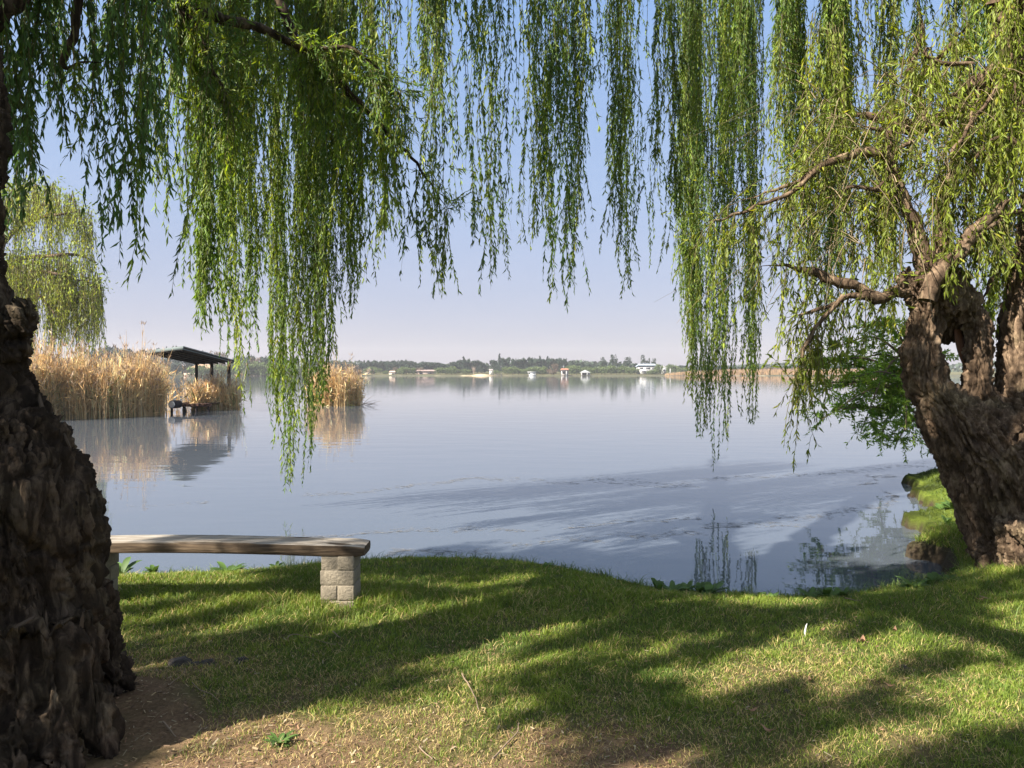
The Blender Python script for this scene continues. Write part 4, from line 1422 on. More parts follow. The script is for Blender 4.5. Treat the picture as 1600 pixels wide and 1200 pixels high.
# ------------------------------------------------------------------ small leafy tree leaning over the water behind the right willow
YS = 12.6
LT = empty('leaning_tree', W(1482, 748, YS), 'small bushy bright green tree leaning over the water behind the hollow willow', 'tree')
P, r = px_tube([(1484, 760, 11), (1478, 735, 10), (1466, 700, 10), (1452, 660, 9), (1440, 610, 8), (1425, 560, 6), (1412, 510, 4)], YS, 40)
MB().tube(P, r, 10, (0.30, 0.22, 0.16)).build('trunk', M_BARK_WARM, LT, True)
cb = MB()
attach = [(1452, 660), (1446, 635), (1440, 610), (1430, 575), (1420, 545)]
ends = [(1268, 600), (1262, 560), (1285, 655), (1375, 690), (1345, 675), (1300, 640), (1290, 610), (1275, 570), (1310, 540), (1350, 510), (1395, 500), (1330, 590), (1365, 615), (1390, 640), (1415, 672), (1400, 690), (1360, 655), (1420, 540), (1340, 560), (1440, 520), (1380, 575), (1320, 625), (1440, 665), (1465, 690), (1470, 560), (1460, 600)]
tipsP, tipsD = [], []
for k, (ex, ey) in enumerate(ends):
    a0 = attach[k % len(attach)]
    P0 = W(*a0, YS)
    P2 = W(ex, ey, YS + rng.uniform(-1.1, 1.1))
    Pm = (P0 + P2) / 2 + np.array([0, 0, rng.uniform(0.1, 0.35)])
    A = spline(np.array([P0, Pm, P2]), 12)
    cb.tube(A, np.linspace(0.028, 0.008, 12), 5, (0.12, 0.09, 0.06), 0)
    for s in range(33):
        u = rng.integers(3, 12)
        d = unit(rng.normal(size=3) * np.array([1, 1, 0.55]) + unit(P2 - P0) * 0.4)
        ln = rng.uniform(0.15, 0.5)
        tt = np.linspace(0, 1, 5)
        B = A[u][None] + d[None] * (ln * tt)[:, None] + np.array([0, 0, -0.22 * ln])[None] * (tt ** 2)[:, None]
        tipsP.append(B)
B = np.array(tipsP)
strands_geo(cb, B, np.linspace(0.004, 0.0015, 5), 0, np.array([0.13, 0.11, 0.05]))
nb = len(B)
n = nb * 26
s_id = rng.integers(0, nb, n)
u = rng.uniform(0.5, 3.99, n)
i_ = u.astype(int)
f = (u - i_)[:, None]
A = B[s_id, i_] * (1 - f) + B[s_id, i_ + 1] * f
D = unit(unit(B[s_id, 4] - B[s_id, 0]) * 0.7 + rng.normal(size=(n, 3)) * 0.65 + np.array([0, 0, -0.1]))
hu = np.array([[0.105, 0.21, 0.028], [0.14, 0.25, 0.032], [0.20, 0.30, 0.04]])[rng.integers(0, 3, nb)][s_id]
lf = rng.uniform(0.05, 0.10, n)
leaves_geo(cb, A, D, lf, lf * 0.3, hu * rng.uniform(0.75, 1.3, (n, 1)), 1)
cb.build('crown', [M_TWIG, M_LEAF], LT)

# ------------------------------------------------------------------ reeds
def reed_bed(name, label, poly_px, n, hmean, tips=True, depth=3.0, green=0.06, seed=1, profile=None):
    """poly_px: front water line as (px, py) list; stems stand from it backwards"""
    r_ = np.random.default_rng(seed)
    fr = np.array([G(x, y, WATER_Z) for x, y in poly_px])
    t = r_.uniform(0, len(fr) - 1.001, n)
    i_ = t.astype(int)
    f = (t - i_)[:, None]
    base = fr[i_] * (1 - f) + fr[i_ + 1] * f
    dep = depth * r_.random(n) ** 1.6 - 0.45 * (r_.random(n) < 0.09) * r_.random(n)
    d_out = unit(base * np.array([1, 1, 0]))
    base = base + d_out * dep[:, None]
    base[:, :2] += r_.normal(0, 0.10, (n, 2))
    base[:, 2] = WATER_Z - 0.06
    cl_ = fbm(base * np.array([1.2, 1.2, 0]) + seed, 3)
    h = hmean * (0.80 + 0.75 * cl_) * (r_.uniform(0.55, 1.12, n) + 0.35 * (r_.random(n) < 0.05))
    if profile is not None:
        h *= np.interp(t / (len(fr) - 1), *profile)
    edge = np.clip(1 - dep / 0.5, 0, 1)
    lean = r_.normal(0, 0.10, (n, 2)) + r_.normal(0, 0.25, (n, 2)) * (r_.random((n, 1)) < 0.10)
    lean[:, 1] -= 0.10 * edge * r_.random(n)
    M_ = 6
    tt = np.linspace(0, 1, M_)
    P = np.repeat(base[:, None], M_, 1)
    P[:, :, 0] += lean[:, :1] * h[:, None] * (tt ** 1.6)[None]
    P[:, :, 1] += lean[:, 1:] * h[:, None] * (tt ** 1.6)[None]
    P[:, :, 2] += h[:, None] * tt[None] * (1 - 0.25 * np.minimum(1, np.hypot(lean[:, 0], lean[:, 1])))[:, None]
    tan = np.array([[0.56, 0.41, 0.21], [0.64, 0.50, 0.29], [0.46, 0.34, 0.18], [0.58, 0.41, 0.20], [0.38, 0.28, 0.16]])[r_.integers(0, 5, n)]
    tan = np.minimum(tan * np.array([1.04, 1.0, 0.95]) * r_.uniform(0.95, 1.7, (n, 1)), 0.82)
    gsel = (r_.random(n) < green * (1 + 3 * (fbm(base * 0.9 + 33, 2) > 0.25))) & (h < hmean * 0.8)
    tan = np.where(gsel[:, None], np.array([0.13, 0.17, 0.04]), tan)
    mb = MB()
    strands_geo(mb, P, np.linspace(0.011, 0.005, M_), 0, tan)
    # dry strap leaves along the stems
    nl = n * 3
    s = r_.integers(0, n, nl)
    u = r_.uniform(0.6, 4.6, nl)
    i_ = u.astype(int)
    f = (u - i_)[:, None]
    A = P[s, i_] * (1 - f) + P[s, i_ + 1] * f
    D = unit(np.stack([r_.normal(0, 0.36, nl), r_.normal(0, 0.36, nl), r_.uniform(-0.3, 1.6, nl)], 1))
    leaves_geo(mb, A, D, r_.uniform(0.2, 0.55, nl), r_.uniform(0.012, 0.024, nl), tan[s] * r_.uniform(0.75, 1.25, (nl, 1)), 0, curl=0.2)
    if tips:
        k = np.where(r_.random(n) < 0.35)[0]
        for rep in range(5):
            D = unit(np.stack([r_.normal(0, 0.35, len(k)), r_.normal(0, 0.35, len(k)), r_.uniform(0.5, 1.2, len(k))], 1))
            leaves_geo(mb, P[k, -1] + r_.normal(0, 0.02, (len(k), 3)), D, r_.uniform(0.12, 0.3, len(k)), 0.03, np.array([0.40, 0.29, 0.19]) * r_.uniform(0.7, 1.2, (len(k), 1)), 0)
    # broken stems lying low along the front
    k = r_.choice(n, n // 14, replace=False)
    B = np.repeat(base[k][:, None], 4, 1)
    d2 = unit(np.stack([r_.normal(0, 1, len(k)), r_.normal(-0.4, 0.5, len(k)), r_.uniform(0.1, 0.7, len(k))], 1)) * r_.uniform(0.5, 1.5, (len(k), 1))
    B = B + d2[:, None] * np.linspace(0, 1, 4)[None, :, None]
    strands_geo(mb, B, np.linspace(0.012, 0.006, 4), 0, np.array([0.42, 0.32, 0.2]) * r_.uniform(0.6, 1.2, (len(k), 1)))
    o = mb.build(name, M_REED)
    return tag(o, label, 'reeds', 'reed beds standing in the lake', 'stuff')


reed_bed('reed_bed', 'widest bed of dry golden reeds below the distant willow', [(20, 660), (60, 657), (95, 655), (150, 654), (200, 652), (254, 649)], 4800, 2.65, depth=4.5, seed=2, profile=([0, 0.3, 0.6, 0.85, 1], [1.05, 1.0, 1.02, 1.05, 0.95]))
reed_bed('reed_bed', 'short dry reeds in front of the open boat shelter posts', [(303, 643), (320, 642), (345, 641), (374, 640)], 850, 1.75, depth=1.6, seed=3, green=0.12)
reed_bed('reed_bed', 'thin scatter of reeds in the gap before the boat shelter jetty', [(258, 637), (280, 636), (303, 635)], 60, 2.0, depth=1.2, seed=9, green=0.1)
reed_bed('reed_bed', 'separate round clump of golden reeds standing alone in open water', [(486, 634), (505, 635), (530, 635), (563, 634)], 1500, 2.3, depth=2.4, seed=4, profile=([0, 0.2, 0.5, 0.7, 0.75, 0.85, 1], [0.75, 1.0, 1.05, 1.0, 0.8, 1.0, 0.8]))

# ------------------------------------------------------------------ boat shelter with a low gable roof
A0, B0, C0 = W(287, 543.5, 33.0), W(366, 564.5, 42.0), W(231, 550, 40.0)
D0 = B0 + C0 - A0
BS = empty('boat_shelter', ((B0[0] + C0[0]) / 2, 41.0, WATER_Z), 'open boat shelter with low grey metal roof on dark posts behind reeds', 'boat shelter')
un = unit(np.cross(B0 - A0, C0 - A0))
un = un if un[2] > 0 else -un
rb = MB()
# corrugated sheet
nu, nv = 60, 2
uu, vv = np.meshgrid(np.linspace(0, 1, nu), np.linspace(0, 1, nv), indexing='ij')
Vt = A0 + (C0 - A0) * uu[..., None] + (B0 - A0) * vv[..., None] + un * (0.05 + 0.012 * np.sin(uu * 30 * 2 * math.pi))[..., None]
i, j = np.meshgrid(np.arange(nu - 1), np.arange(nv - 1), indexing='ij')
Fq = np.stack([i * nv + j, i * nv + j + 1, (i + 1) * nv + j + 1, (i + 1) * nv + j], -1).reshape(-1, 4)
rb.add(Vt.reshape(-1, 3), Fq, (0.11, 0.13, 0.13))
V = np.array([A0, B0, D0, C0, A0, B0, D0, C0])
V[4:] -= un * 0.03
V[:4] += un * 0.03
rb.add(V, [[0, 1, 2, 3], [7, 6, 5, 4], [0, 4, 5, 1], [1, 5, 6, 2], [2, 6, 7, 3], [3, 7, 4, 0]], (0.04, 0.036, 0.034))
rb.build('roof', M_MATTE, BS)
for a_, b_ in ((C0, A0), (A0, B0)):
    e = unit(np.cross(b_ - a_, [0, 0, 1])) * 0.03
    if e[1] > 0: e = -e
    V = np.array([a_ + e + [0, 0, 0.08], b_ + e + [0, 0, 0.08], b_ + e - [0, 0, 0.08], a_ + e - [0, 0, 0.08]])
    V = np.concatenate([V, V - e * 0.8])
    MB().add(V, [[0, 3, 2, 1], [4, 5, 6, 7], [0, 1, 5, 4], [1, 2, 6, 5], [2, 3, 7, 6], [3, 0, 4, 7]], (0.11, 0.135, 0.135)).build('fascia', M_PAINT, BS)
for k in range(6):
    f = 0.04 + 0.92 * k / 5
    a_, b_ = A0 + (C0 - A0) * f - un * 0.09, B0 + (C0 - A0) * f - un * 0.09
    MB().tube(np.array([a_, b_]), 0.055, 4, (0.05, 0.045, 0.04)).build('rafter', M_MATTE, BS)
for f, g_ in ((0.95, 0.93), (0.50, 0.93), (0.06, 0.93)):
    b0 = A0 + (C0 - A0) * f + (B0 - A0) * g_
    zr = b0[2] - 0.06
    MB().box((b0[0], b0[1], (zr + WATER_Z - 0.6) / 2), (0.16, 0.16, zr - WATER_Z + 0.6), 0.2, (0.045, 0.036, 0.032)).build('post', M_MATTE, BS)

# jetty and floats below the shelter
j0 = W(262, 628, 35.0)
JT = empty('jetty', (j0[0], 35.5, WATER_Z), 'low rusty brown jetty deck under the boat shelter', 'jetty')
mb = MB()
for k in range(14):
    mb.box((j0[0] + 0.1 + k * 0.135, 36.0 + rng.uniform(-0.05, 0.05), 0.12 + rng.uniform(-0.015, 0.015)), (0.12, 1.8, 0.04), rng.uniform(-0.03, 0.03), np.array([0.085, 0.045, 0.032]) * rng.uniform(0.6, 1.4))
mb.build('deck', M_PAINT, JT)
for k in range(4):
    MB().box((j0[0] + 0.1 + 0.58 * k, 35.2 + 0.02 * k, -0.15), (0.09, 0.09, 0.55), 0.1, (0.06, 0.045, 0.04)).build('post', M_PAINT, JT)
MB().box((j0[0] + 1.05, 35.15, 0.045), (2.0, 0.06, 0.11), 0.0, (0.10, 0.05, 0.035)).build('edge_beam', M_PAINT, JT)

d0 = W(268.5, 632, 34.6)
DR = empty('drum', d0, 'white-ended dark drum lying on its side at the jetty', 'drum')
mb = MB()
P = np.array([[0, 0, 0], [0.08, 0.55, 0]]) + d0
mb.tube(P, 0.19, 20, (0.03, 0.03, 0.035))
mb.build('barrel', M_PAINT, DR)
mb = MB()
ax_ = unit(np.array([0.08, 0.55, 0]))
mb.tube(np.array([d0 - ax_ * 0.03, d0 - ax_ * 0.004]), [0.155, 0.16], 20, (0.75, 0.74, 0.72))
mb.build('end_cap', M_PAINT, DR)
FB = []
for k, (px_, py_, lb) in enumerate([(288, 640.5, 'white float bobbing by the jetty nearer the drum'), (302, 641, 'white float bobbing at the edge of the short reeds')]):
    c = G(px_, py_ + 1.5, WATER_Z)
    A = np.array([[0, 0, -0.06], [0, 0, 0.0], [0, 0, 0.10], [0.01, 0, 0.17], [0.015, 0, 0.20], [0.016, 0, 0.25]]) + c
    o = MB().tube(A, [0.07, 0.10, 0.10, 0.07, 0.03, 0.028], 12, (0.78, 0.77, 0.75)).build('float', M_PAINT, smooth=True)
    tag(o, lb, 'float', 'white floats by the jetty')

# ------------------------------------------------------------------ distant weeping willow, upper left
YD = 44.0
DW = empty('willow_tree', W(60, 575, YD), 'pale yellow green weeping willow far off beyond the golden reeds', 'tree')
def wp(px, py, dy=0.0):
    return W(px, py, YD + dy)
tb = MB()
A = spline(np.array([[*wp(-30, 590), 0.45], [*wp(-25, 500), 0.4], [*wp(-10, 430), 0.34], [*wp(0, 380), 0.28], [*wp(10, 340), 0.2]]), 20)
tb.tube(A[:, :3], A[:, 3], 10)
tb.build('trunk', M_BARK_WARM, DW, True)
armpts = []
for pts in [[(0, 385), (25, 358), (45, 345), (70, 338), (95, 335), (120, 330)], [(45, 345), (65, 325), (78, 312)], [(-8, 460), (20, 450), (40, 432), (70, 425), (95, 430), (130, 440)], [(20, 450), (50, 455), (70, 470), (85, 490)], [(0, 380), (10, 330), (30, 300), (60, 290)], [(-10, 430), (30, 405), (80, 400), (120, 398), (150, 410)], [(10, 345), (-20, 310), (-60, 300)]]:
    P = np.array([wp(x, y, 3 * math.sin(x * 0.05)) for x, y in pts])
    A = spline(P, 16)
    armpts.append(A)
    MB().tube(A, np.linspace(0.17, 0.05, 16), 7).build('limb', M_BARK_WARM, DW, True)
cd_ = MB()
YG = np.array([0.215, 0.275, 0.058])
def dome(x0, x1, top_fn, drop, n, hue, leaf=0.20):
    x = rng.uniform(x0, x1, n)
    yt = np.array([top_fn(v) for v in x]) + rng.uniform(-6, 30, n)
    dy = rng.uniform(-3.5, 3.5, n)
    tops = np.array([wp(a_, b_, c_) for a_, b_, c_ in zip(x, yt, dy)])
    cl_ = 0.55 + 0.45 * np.sin(x * 0.21 + 1.3) * np.sin(x * 0.07)
    ln = drop * rng.uniform(0.35, 1.0, n) * (0.25 + 1.0 * np.clip(cl_, 0, 1)) / F * YD
    bots = tops - np.stack([0 * x, 0 * x, ln], 1)
    bots[:, 2] = np.maximum(bots[:, 2], 1.0)
    tops2 = tops.copy()
    hang(cd_, tops2, bots, n_seg=8, spacing=0.16, leaf=leaf, width=0.26, twigs=2, sway=0.35, hue=hue, spread=0.5, twig_len=(0.6, 1.8), stem_r=0.012)
    # leafy cap where the shoots arch over
    k = n * 3
    s = rng.integers(0, n, k)
    A = tops[s] + rng.normal(0, 0.3, (k, 3)) * np.array([1.3, 1.2, 0.6])
    D = unit(rng.normal(size=(k, 3)) + np.array([0, 0, -0.5]))
    leaves_geo(cd_, A, D, leaf * 1.3, leaf * 0.4, YG * rng.uniform(0.75, 1.25, (k, 1)), 1)
dome(-60, 146, lambda v: 282 + 0.0028 * max(0, v - 40) ** 2 * 1.6 + 6 * math.sin(v * 0.2), 105, 420, YG * 1.15)
dome(-60, 160, lambda v: 394 + 0.0025 * max(0, v - 70) ** 2 * 2 + 5 * math.sin(v * 0.17), 150, 480, YG * 1.05)
dome(20, 60, lambda v: 420, 170, 80, YG * 0.6)
dome(80, 150, lambda v: 440, 120, 110, YG * 0.6)
cd_.build('crown', [M_TWIG, M_LEAF], DW)
# ------------------------------------------------------------------ the far shore, about 500 m off
YS0 = 503.0
def crown_mesh(kind, seed):
    r_ = np.random.default_rng(seed)
    mb = MB()
    def clumps(centres, radii, n, size, col, squash=1.0):
        k = r_.integers(0, len(centres), n)
        d = unit(r_.normal(size=(n, 3)))
        rad = radii[k] * r_.uniform(0.55, 1.08, n)
        P = centres[k] + d * rad[:, None] * np.array([1, 1, squash])
        N_ = unit(d + 0.7 * r_.normal(size=(n, 3)))
        t1 = unit(np.cross(N_, r_.normal(size=(n, 3))))
        t2 = np.cross(N_, t1)
        s = size * r_.uniform(0.6, 1.4, n)[:, None]
        V = np.stack([P - t1 * s - t2 * s * 0.6, P + t1 * s - t2 * s * 0.6, P + t1 * s * 0.7 + t2 * s * 0.6, P - t1 * s * 0.7 + t2 * s * 0.6], 1).reshape(-1, 3)
        shade = r_.uniform(0.7, 1.3, len(centres))[k] * r_.uniform(0.8, 1.2, n)
        mb.add(V, np.arange(n * 4).reshape(-1, 4), np.repeat(np.asarray(col)[None] * shade[:, None], 4, 0), 1)
    # all kinds are built 1 unit high and about 1 unit wide at most
    if kind == 'gum':
        c = np.stack([r_.normal(0, 0.17, 22), r_.normal(0, 0.17, 22), r_.uniform(0.14, 0.86, 22)], 1)
        c[:, :2] *= (1.15 - 0.7 * np.abs(c[:, 2] - 0.55))[:, None]
        clumps(c, r_.uniform(0.08, 0.17, 22), 1500, 0.036, (0.020, 0.038, 0.022))
        mb.tube(np.array([[0, 0, -0.05], [0, 0, 0.6]]), [0.03, 0.015], 6, (0.10, 0.08, 0.06), 0)
    elif kind == 'spire':
        z = np.linspace(0.12, 0.97, 26)
        c = np.stack([r_.normal(0, 0.03, 26), r_.normal(0, 0.03, 26), z], 1)
        clumps(c, 0.20 * (1.02 - z) ** 0.75 + 0.02, 900, 0.025, (0.018, 0.034, 0.022), 0.6)
        mb.tube(np.array([[0, 0, -0.05], [0, 0, 0.8]]), [0.025, 0.01], 6, (0.10, 0.08, 0.06), 0)
    elif kind == 'dome':
        z = r_.uniform(0.1, 0.9, 40)
        rad = 0.40 * np.sqrt(np.clip(1 - (z - 0.05) ** 2.2, 0, 1))
        a_ = r_.uniform(0, 6.28, 40)
        rr = rad * np.sqrt(r_.random(40)) * 0.85
        c = np.stack([rr * np.cos(a_), rr * np.sin(a_), z], 1)
        clumps(c, np.full(40, 0.10), 1300, 0.026, (0.022, 0.038, 0.020))
        mb.tube(np.array([[0, 0, -0.05], [0, 0, 0.5]]), [0.035, 0.02], 6, (0.10, 0.08, 0.06), 0)
    elif kind == 'willow':
        n = 26
        a_ = r_.uniform(0, 6.28, n)
        rr = 0.5 * np.sqrt(r_.random(n))
        z = 0.35 + 0.5 * np.sqrt(np.clip(1 - (rr / 0.56) ** 2, 0, 1)) * r_.uniform(0.4, 1, n)
        c = np.stack([rr * np.cos(a_), rr * np.sin(a_), z], 1)
        clumps(c, r_.uniform(0.10, 0.18, n), 700, 0.035, (0.085, 0.118, 0.034))
        c2 = c.copy()
        c2[:, 2] *= 0.5
        clumps(c2, r_.uniform(0.10, 0.16, n), 500, 0.035, (0.070, 0.098, 0.032), 1.3)
        mb.tube(np.array([[0, 0, -0.05], [0, 0, 0.6]]), [0.03, 0.02], 6, (0.10, 0.08, 0.06), 0)
    elif kind == 'bare':
        for k in range(60):
            a_ = r_.uniform(0, 6.28)
            u = r_.uniform(0.15, 0.5)
            e = np.array([math.cos(a_) * 0.42 * r_.random(), math.sin(a_) * 0.42 * r_.random(), r_.uniform(0.6, 1.0)])
            mb.tube(spline(np.array([[0, 0, u * 0.6], e * np.array([0.6, 0.6, 0.7]), e]), 6), np.linspace(0.016, 0.004, 6), 4, (0.30, 0.24, 0.19), 0)
        mb.tube(np.array([[0, 0, -0.05], [0, 0, 0.4]]), [0.03, 0.02], 6, (0.28, 0.22, 0.17), 0)
    elif kind == 'brown':
        n = 18
        c = np.stack([r_.normal(0, 0.2, n), r_.normal(0, 0.2, n), r_.uniform(0.2, 0.8, n)], 1)
        clumps(c, r_.uniform(0.14, 0.2, n), 1000, 0.032, (0.12, 0.085, 0.055))
        mb.tube(np.array([[0, 0, -0.05], [0, 0, 0.6]]), [0.03, 0.015], 6, (0.12, 0.09, 0.07), 0)
    o = mb.build('tree', [M_TWIG, M_FAR])
    me = o.data
    bpy.data.objects.remove(o)
    return me


CM = {k: [crown_mesh(k, 10 * q + s) for s in range(2 if k not in ('gum', 'willow') else 4)] for q, k in enumerate(('gum', 'spire', 'dome', 'willow', 'bare', 'brown'))}
NAMES = {'gum': 'evergreen_tree', 'spire': 'conifer_tree', 'dome': 'domed_tree', 'willow': 'green_tree', 'bare': 'bare_tree', 'brown': 'brown_tree'}


def far_tree(kind, px, top, wpx, Y, label, group=None):
    b0 = W(px, 588, Y)
    zt = W(px, top, Y)[2]
    zb = float(gz(b0[0], Y)[0])
    h = zt - zb
    w = wpx / F * Y / (0.9 if kind != 'spire' else 0.42) * (1.35 if kind == 'gum' else 1.15)
    o = bpy.data.objects.new(NAMES[kind], CM[kind][int(rng.integers(0, len(CM[kind])))])
    COL.objects.link(o)
    o.location = (b0[0], Y, zb - 0.1)
    o.scale = (w, w, h)
    o.rotation_euler = (0, 0, rng.uniform(0, 6.28))
    return tag(o, label, 'tree', group)


def row(kind, items, Y, w, label, group, dY=8):
    for it in items:
        px, top = it[0], it[1]
        far_tree(kind, px, top, (it[2] if len(it) > 2 else w) * rng.uniform(0.9, 1.15), Y + rng.uniform(-dY, dY), label, group)


A_ = 'dark trees of the wood behind the brown roofed house'
row('gum', [(572, 565), (577, 562), (583, 563), (589, 561), (595, 564), (600, 563), (606, 564), (612, 561), (620, 562.5), (627, 560), (633, 561), (640, 561.5), (647, 563), (654, 565), (661, 563), (668, 564), (675, 564), (681, 564), (688, 565), (694, 568), (700, 568)], 545, 12,
    'dark bluish evergreen tree in the even wood behind the long brown roofed house', A_)
row('gum', [(707, 563), (713, 562), (719, 560), (726, 558), (732, 560), (739, 562), (746, 560.5), (752, 563), (757, 568)], 540, 11, 'dark evergreen tree in the wood that ends at the sandy gap', 'dark trees beside the sandy gap')
far_tree('spire', 725, 556.5, 8, 530, 'pointed dark conifer topping the wood beside the sandy gap')
G_ = 'pale green trees along the far shore'
row('willow', [(583, 571, 18), (602, 578, 8), (635, 571, 21), (625, 575, 12)], 512, 14, 'pale green round tree near the small beige hut on the far shore', G_, 3)
row('brown', [(616, 573, 12), (656, 573, 14), (645, 575, 10)], 518, 12, 'russet brown round tree among the pale green ones by the brown roofed house', 'russet trees on the far shore', 3)
row('willow', [(688, 572, 14), (697, 573, 13), (706, 571, 15), (714, 575, 10), (728, 575, 13)], 510, 14, 'green round tree at the shore below the wood ending at the sandy gap', G_, 3)
far_tree('bare', 740, 572, 9, 508, 'pale leafless tree at the shore just before the sandy gap')
far_tree('bare', 577, 574, 8, 505, 'pale leafless tree by the tan cottages behind the lone reed clump')
# wood right of the gap
far_tree('spire', 780, 552, 7, 525, 'tallest thin pointed conifer standing at the end of the wood past the sandy gap')
row('gum', [(773, 560), (787, 557), (794, 556), (802, 557.5), (810, 558.5), (817, 558), (824, 555.5), (831, 556.5), (838, 558), (845, 558), (851, 559), (857, 557), (863, 557.5), (869, 557.5), (876, 557)], 540, 11,
    'dark evergreen tree in the tall wood between the thin conifer and the orange roofed boathouse', 'dark trees of the tall wood')
row('spire', [(844, 555.5, 6), (855, 556, 6), (884, 560, 7)], 532, 6, 'narrow dark conifer poking from the tall wood by the orange roofed boathouse', 'narrow conifers of the tall wood')
row('dome', [(898, 562, 22), (908, 564, 18)], 545, 20, 'broad low dark tree behind the white gabled boathouse', 'broad dark trees behind the white boathouse')
row('gum', [(918, 566, 10), (928, 567, 10), (887, 566, 9)], 550, 10, 'small dark tree in the low row between two woods behind the white gabled boathouse', 'low dark trees behind the white boathouse')
row('willow', [(775, 577, 9), (792, 571, 14), (801, 570, 13), (810, 573, 12), (820, 574, 13), (829, 572, 14), (838, 571, 14), (848, 570, 14)], 512, 13, 'olive green tree at the shore behind the low white pontoon', G_, 4)
far_tree('brown', 865, 567, 15, 512, 'greyish brown tree at the shore just before the orange roofed boathouse')
row('willow', [(893, 568, 14), (901, 570, 13), (917, 571, 12), (925, 572, 13), (933, 571, 14), (940, 570, 12)], 512, 13, 'fresh green tree at the shore beside the white gabled boathouse', G_, 4)
row('dome', [(941, 557, 11), (946, 561, 9)], 535, 10, 'slim dark domed tree left of the great domed cypress', 'slim domed trees on the far shore')
far_tree('dome', 958, 553, 18, 532, 'great round topped dark tree, tallest dome on the far shore')
far_tree('dome', 980, 557, 20, 532, 'wide round topped dark tree beside the great dome near the white house')
row('dome', [(1005, 553.5, 12), (1013, 558, 10), (1022, 559, 11)], 545, 11, 'dark pointed dome tree rising behind the white two storey house', 'dark domes behind the white house')
row('gum', [(993, 566, 9), (1034, 570, 9), (968, 566, 12)], 545, 9, 'dull dark tree filling a gap among the domed trees', 'dull dark trees among the domes')
row('willow', [(945, 570, 13), (955, 568, 14), (963, 570, 12), (975, 569, 14), (985, 572, 14), (992, 573, 10)], 512, 13, 'green rounded tree at the shore below the great domed trees', G_, 3)
row('willow', [(1018, 577, 10), (1024, 575, 8)], 506, 9, 'low bright green tree in front of the white two storey house', 'bright trees before the white house', 1)
far_tree('willow', 1029, 566, 10, 508, 'upright olive tree between the white house and its small annexe')
row('willow', [(1049, 566, 14), (1056, 569, 10)], 525, 12, 'full round green tree past the white annexe', 'round trees past the white annexe', 3)
row('gum', [(1063, 569, 12), (1070, 570, 10)], 545, 10, 'dark tree behind the round greens past the white annexe', 'dark trees past the white annexe')
far_tree('willow', 1068, 572, 14, 520, 'low bright green bush at the end of the green trees by the reed strip')
row('gum', [(x, 571 + rng.uniform(-1, 1.5), 16) for x in range(1082, 1420, 11)], 590, 15, 'hazy grey green tree in the far low row beyond the tan reed strip', 'hazy trees beyond the reed strip', 14)
row('brown', [(x, 573 + rng.uniform(-1, 1), 14) for x in range(1196, 1262, 11)], 560, 13, 'russet bush between the tan reed strip and the hazy far trees', 'russet bushes beyond the reed strip')
# left, behind reeds and shelter
row('gum', [(150, 545, 22), (166, 536, 22), (182, 543, 20), (198, 540, 22), (220, 544, 22), (243, 541, 22), (262, 538, 18), (276, 537, 20), (296, 545, 22), (318, 545, 20)], 470, 22, 'dull olive tree above the widest reed bed and the boat shelter roof', 'olive trees behind the boat shelter', 6)
row('brown', [(210, 548, 22), (336, 545, 24), (352, 548, 20), (400, 555, 20), (545, 566, 16), (556, 568, 14)], 466, 22, 'brownish grey tree showing past the boat shelter and hanging shoots', 'brownish trees behind the boat shelter', 4)
row('willow', [(228, 566, 22), (250, 566, 20), (312, 567, 24), (345, 566, 24), (366, 563, 22), (384, 560, 22), (402, 561, 20), (420, 560, 22), (440, 562, 22), (462, 563, 20)], 448, 22, 'pale green tree on the far shore seen under and past the shelter roof', 'pale green trees behind the boat shelter', 4)
row('gum', [(372, 553, 18), (392, 552, 20), (414, 553, 18), (436, 554, 20), (458, 556, 20), (480, 557, 20), (502, 560, 18), (520, 560, 18), (536, 561, 18), (552, 563, 14), (562, 565, 12)], 480, 18, 'dark tree on the far shore behind the hanging shoots and lone reed clump', 'dark trees behind the lone reed clump', 6)
row('gum', [(x, 556, 22) for x in range(-240, 140, 20)], 470, 24, 'olive tree far off behind the dark left trunk', 'olive trees behind the left trunk', 10)

# strip of tan reeds along the far right shore
r_ = np.random.default_rng(8)
n = 4200
px_ = r_.uniform(1038, 1420, n)
Yr = 492 + r_.uniform(0, 10, n)
X = (px_ - 800) / F * Yr
hh = np.interp(px_, [1038, 1075, 1140, 1260, 1420], [1.5, 3.2, 4.4, 4.6, 4.4]) * r_.uniform(0.6, 1.15, n)
B = np.stack([X, Yr, np.full(n, WATER_Z - 0.1)], 1)
P = B[:, None] + np.stack([r_.normal(0, 0.25, n), 0 * X, hh], 1)[:, None] * np.linspace(0, 1, 3)[None, :, None]
mb = MB()
strands_geo(mb, P, [0.22, 0.18, 0.05], 0, np.array([0.46, 0.31, 0.17]) * r_.uniform(0.7, 1.25, (n, 1)))
tag(mb.build('reed_bed', M_REED), 'long strip of tan reeds along the far shore past the white house', 'reeds', 'reed beds standing in the lake', 'stuff')

# low rough grass and banks right on the shore
def house_box(mb, px0, px1, py0, py1, Y, depth, col):
    a_, b_ = W(px0, py1, Y), W(px1, py0, Y)
    mb.box(((a_[0] + b_[0]) / 2, Y + depth / 2, (a_[2] + b_[2]) / 2), (b_[0] - a_[0], depth, b_[2] - a_[2]), 0, col)


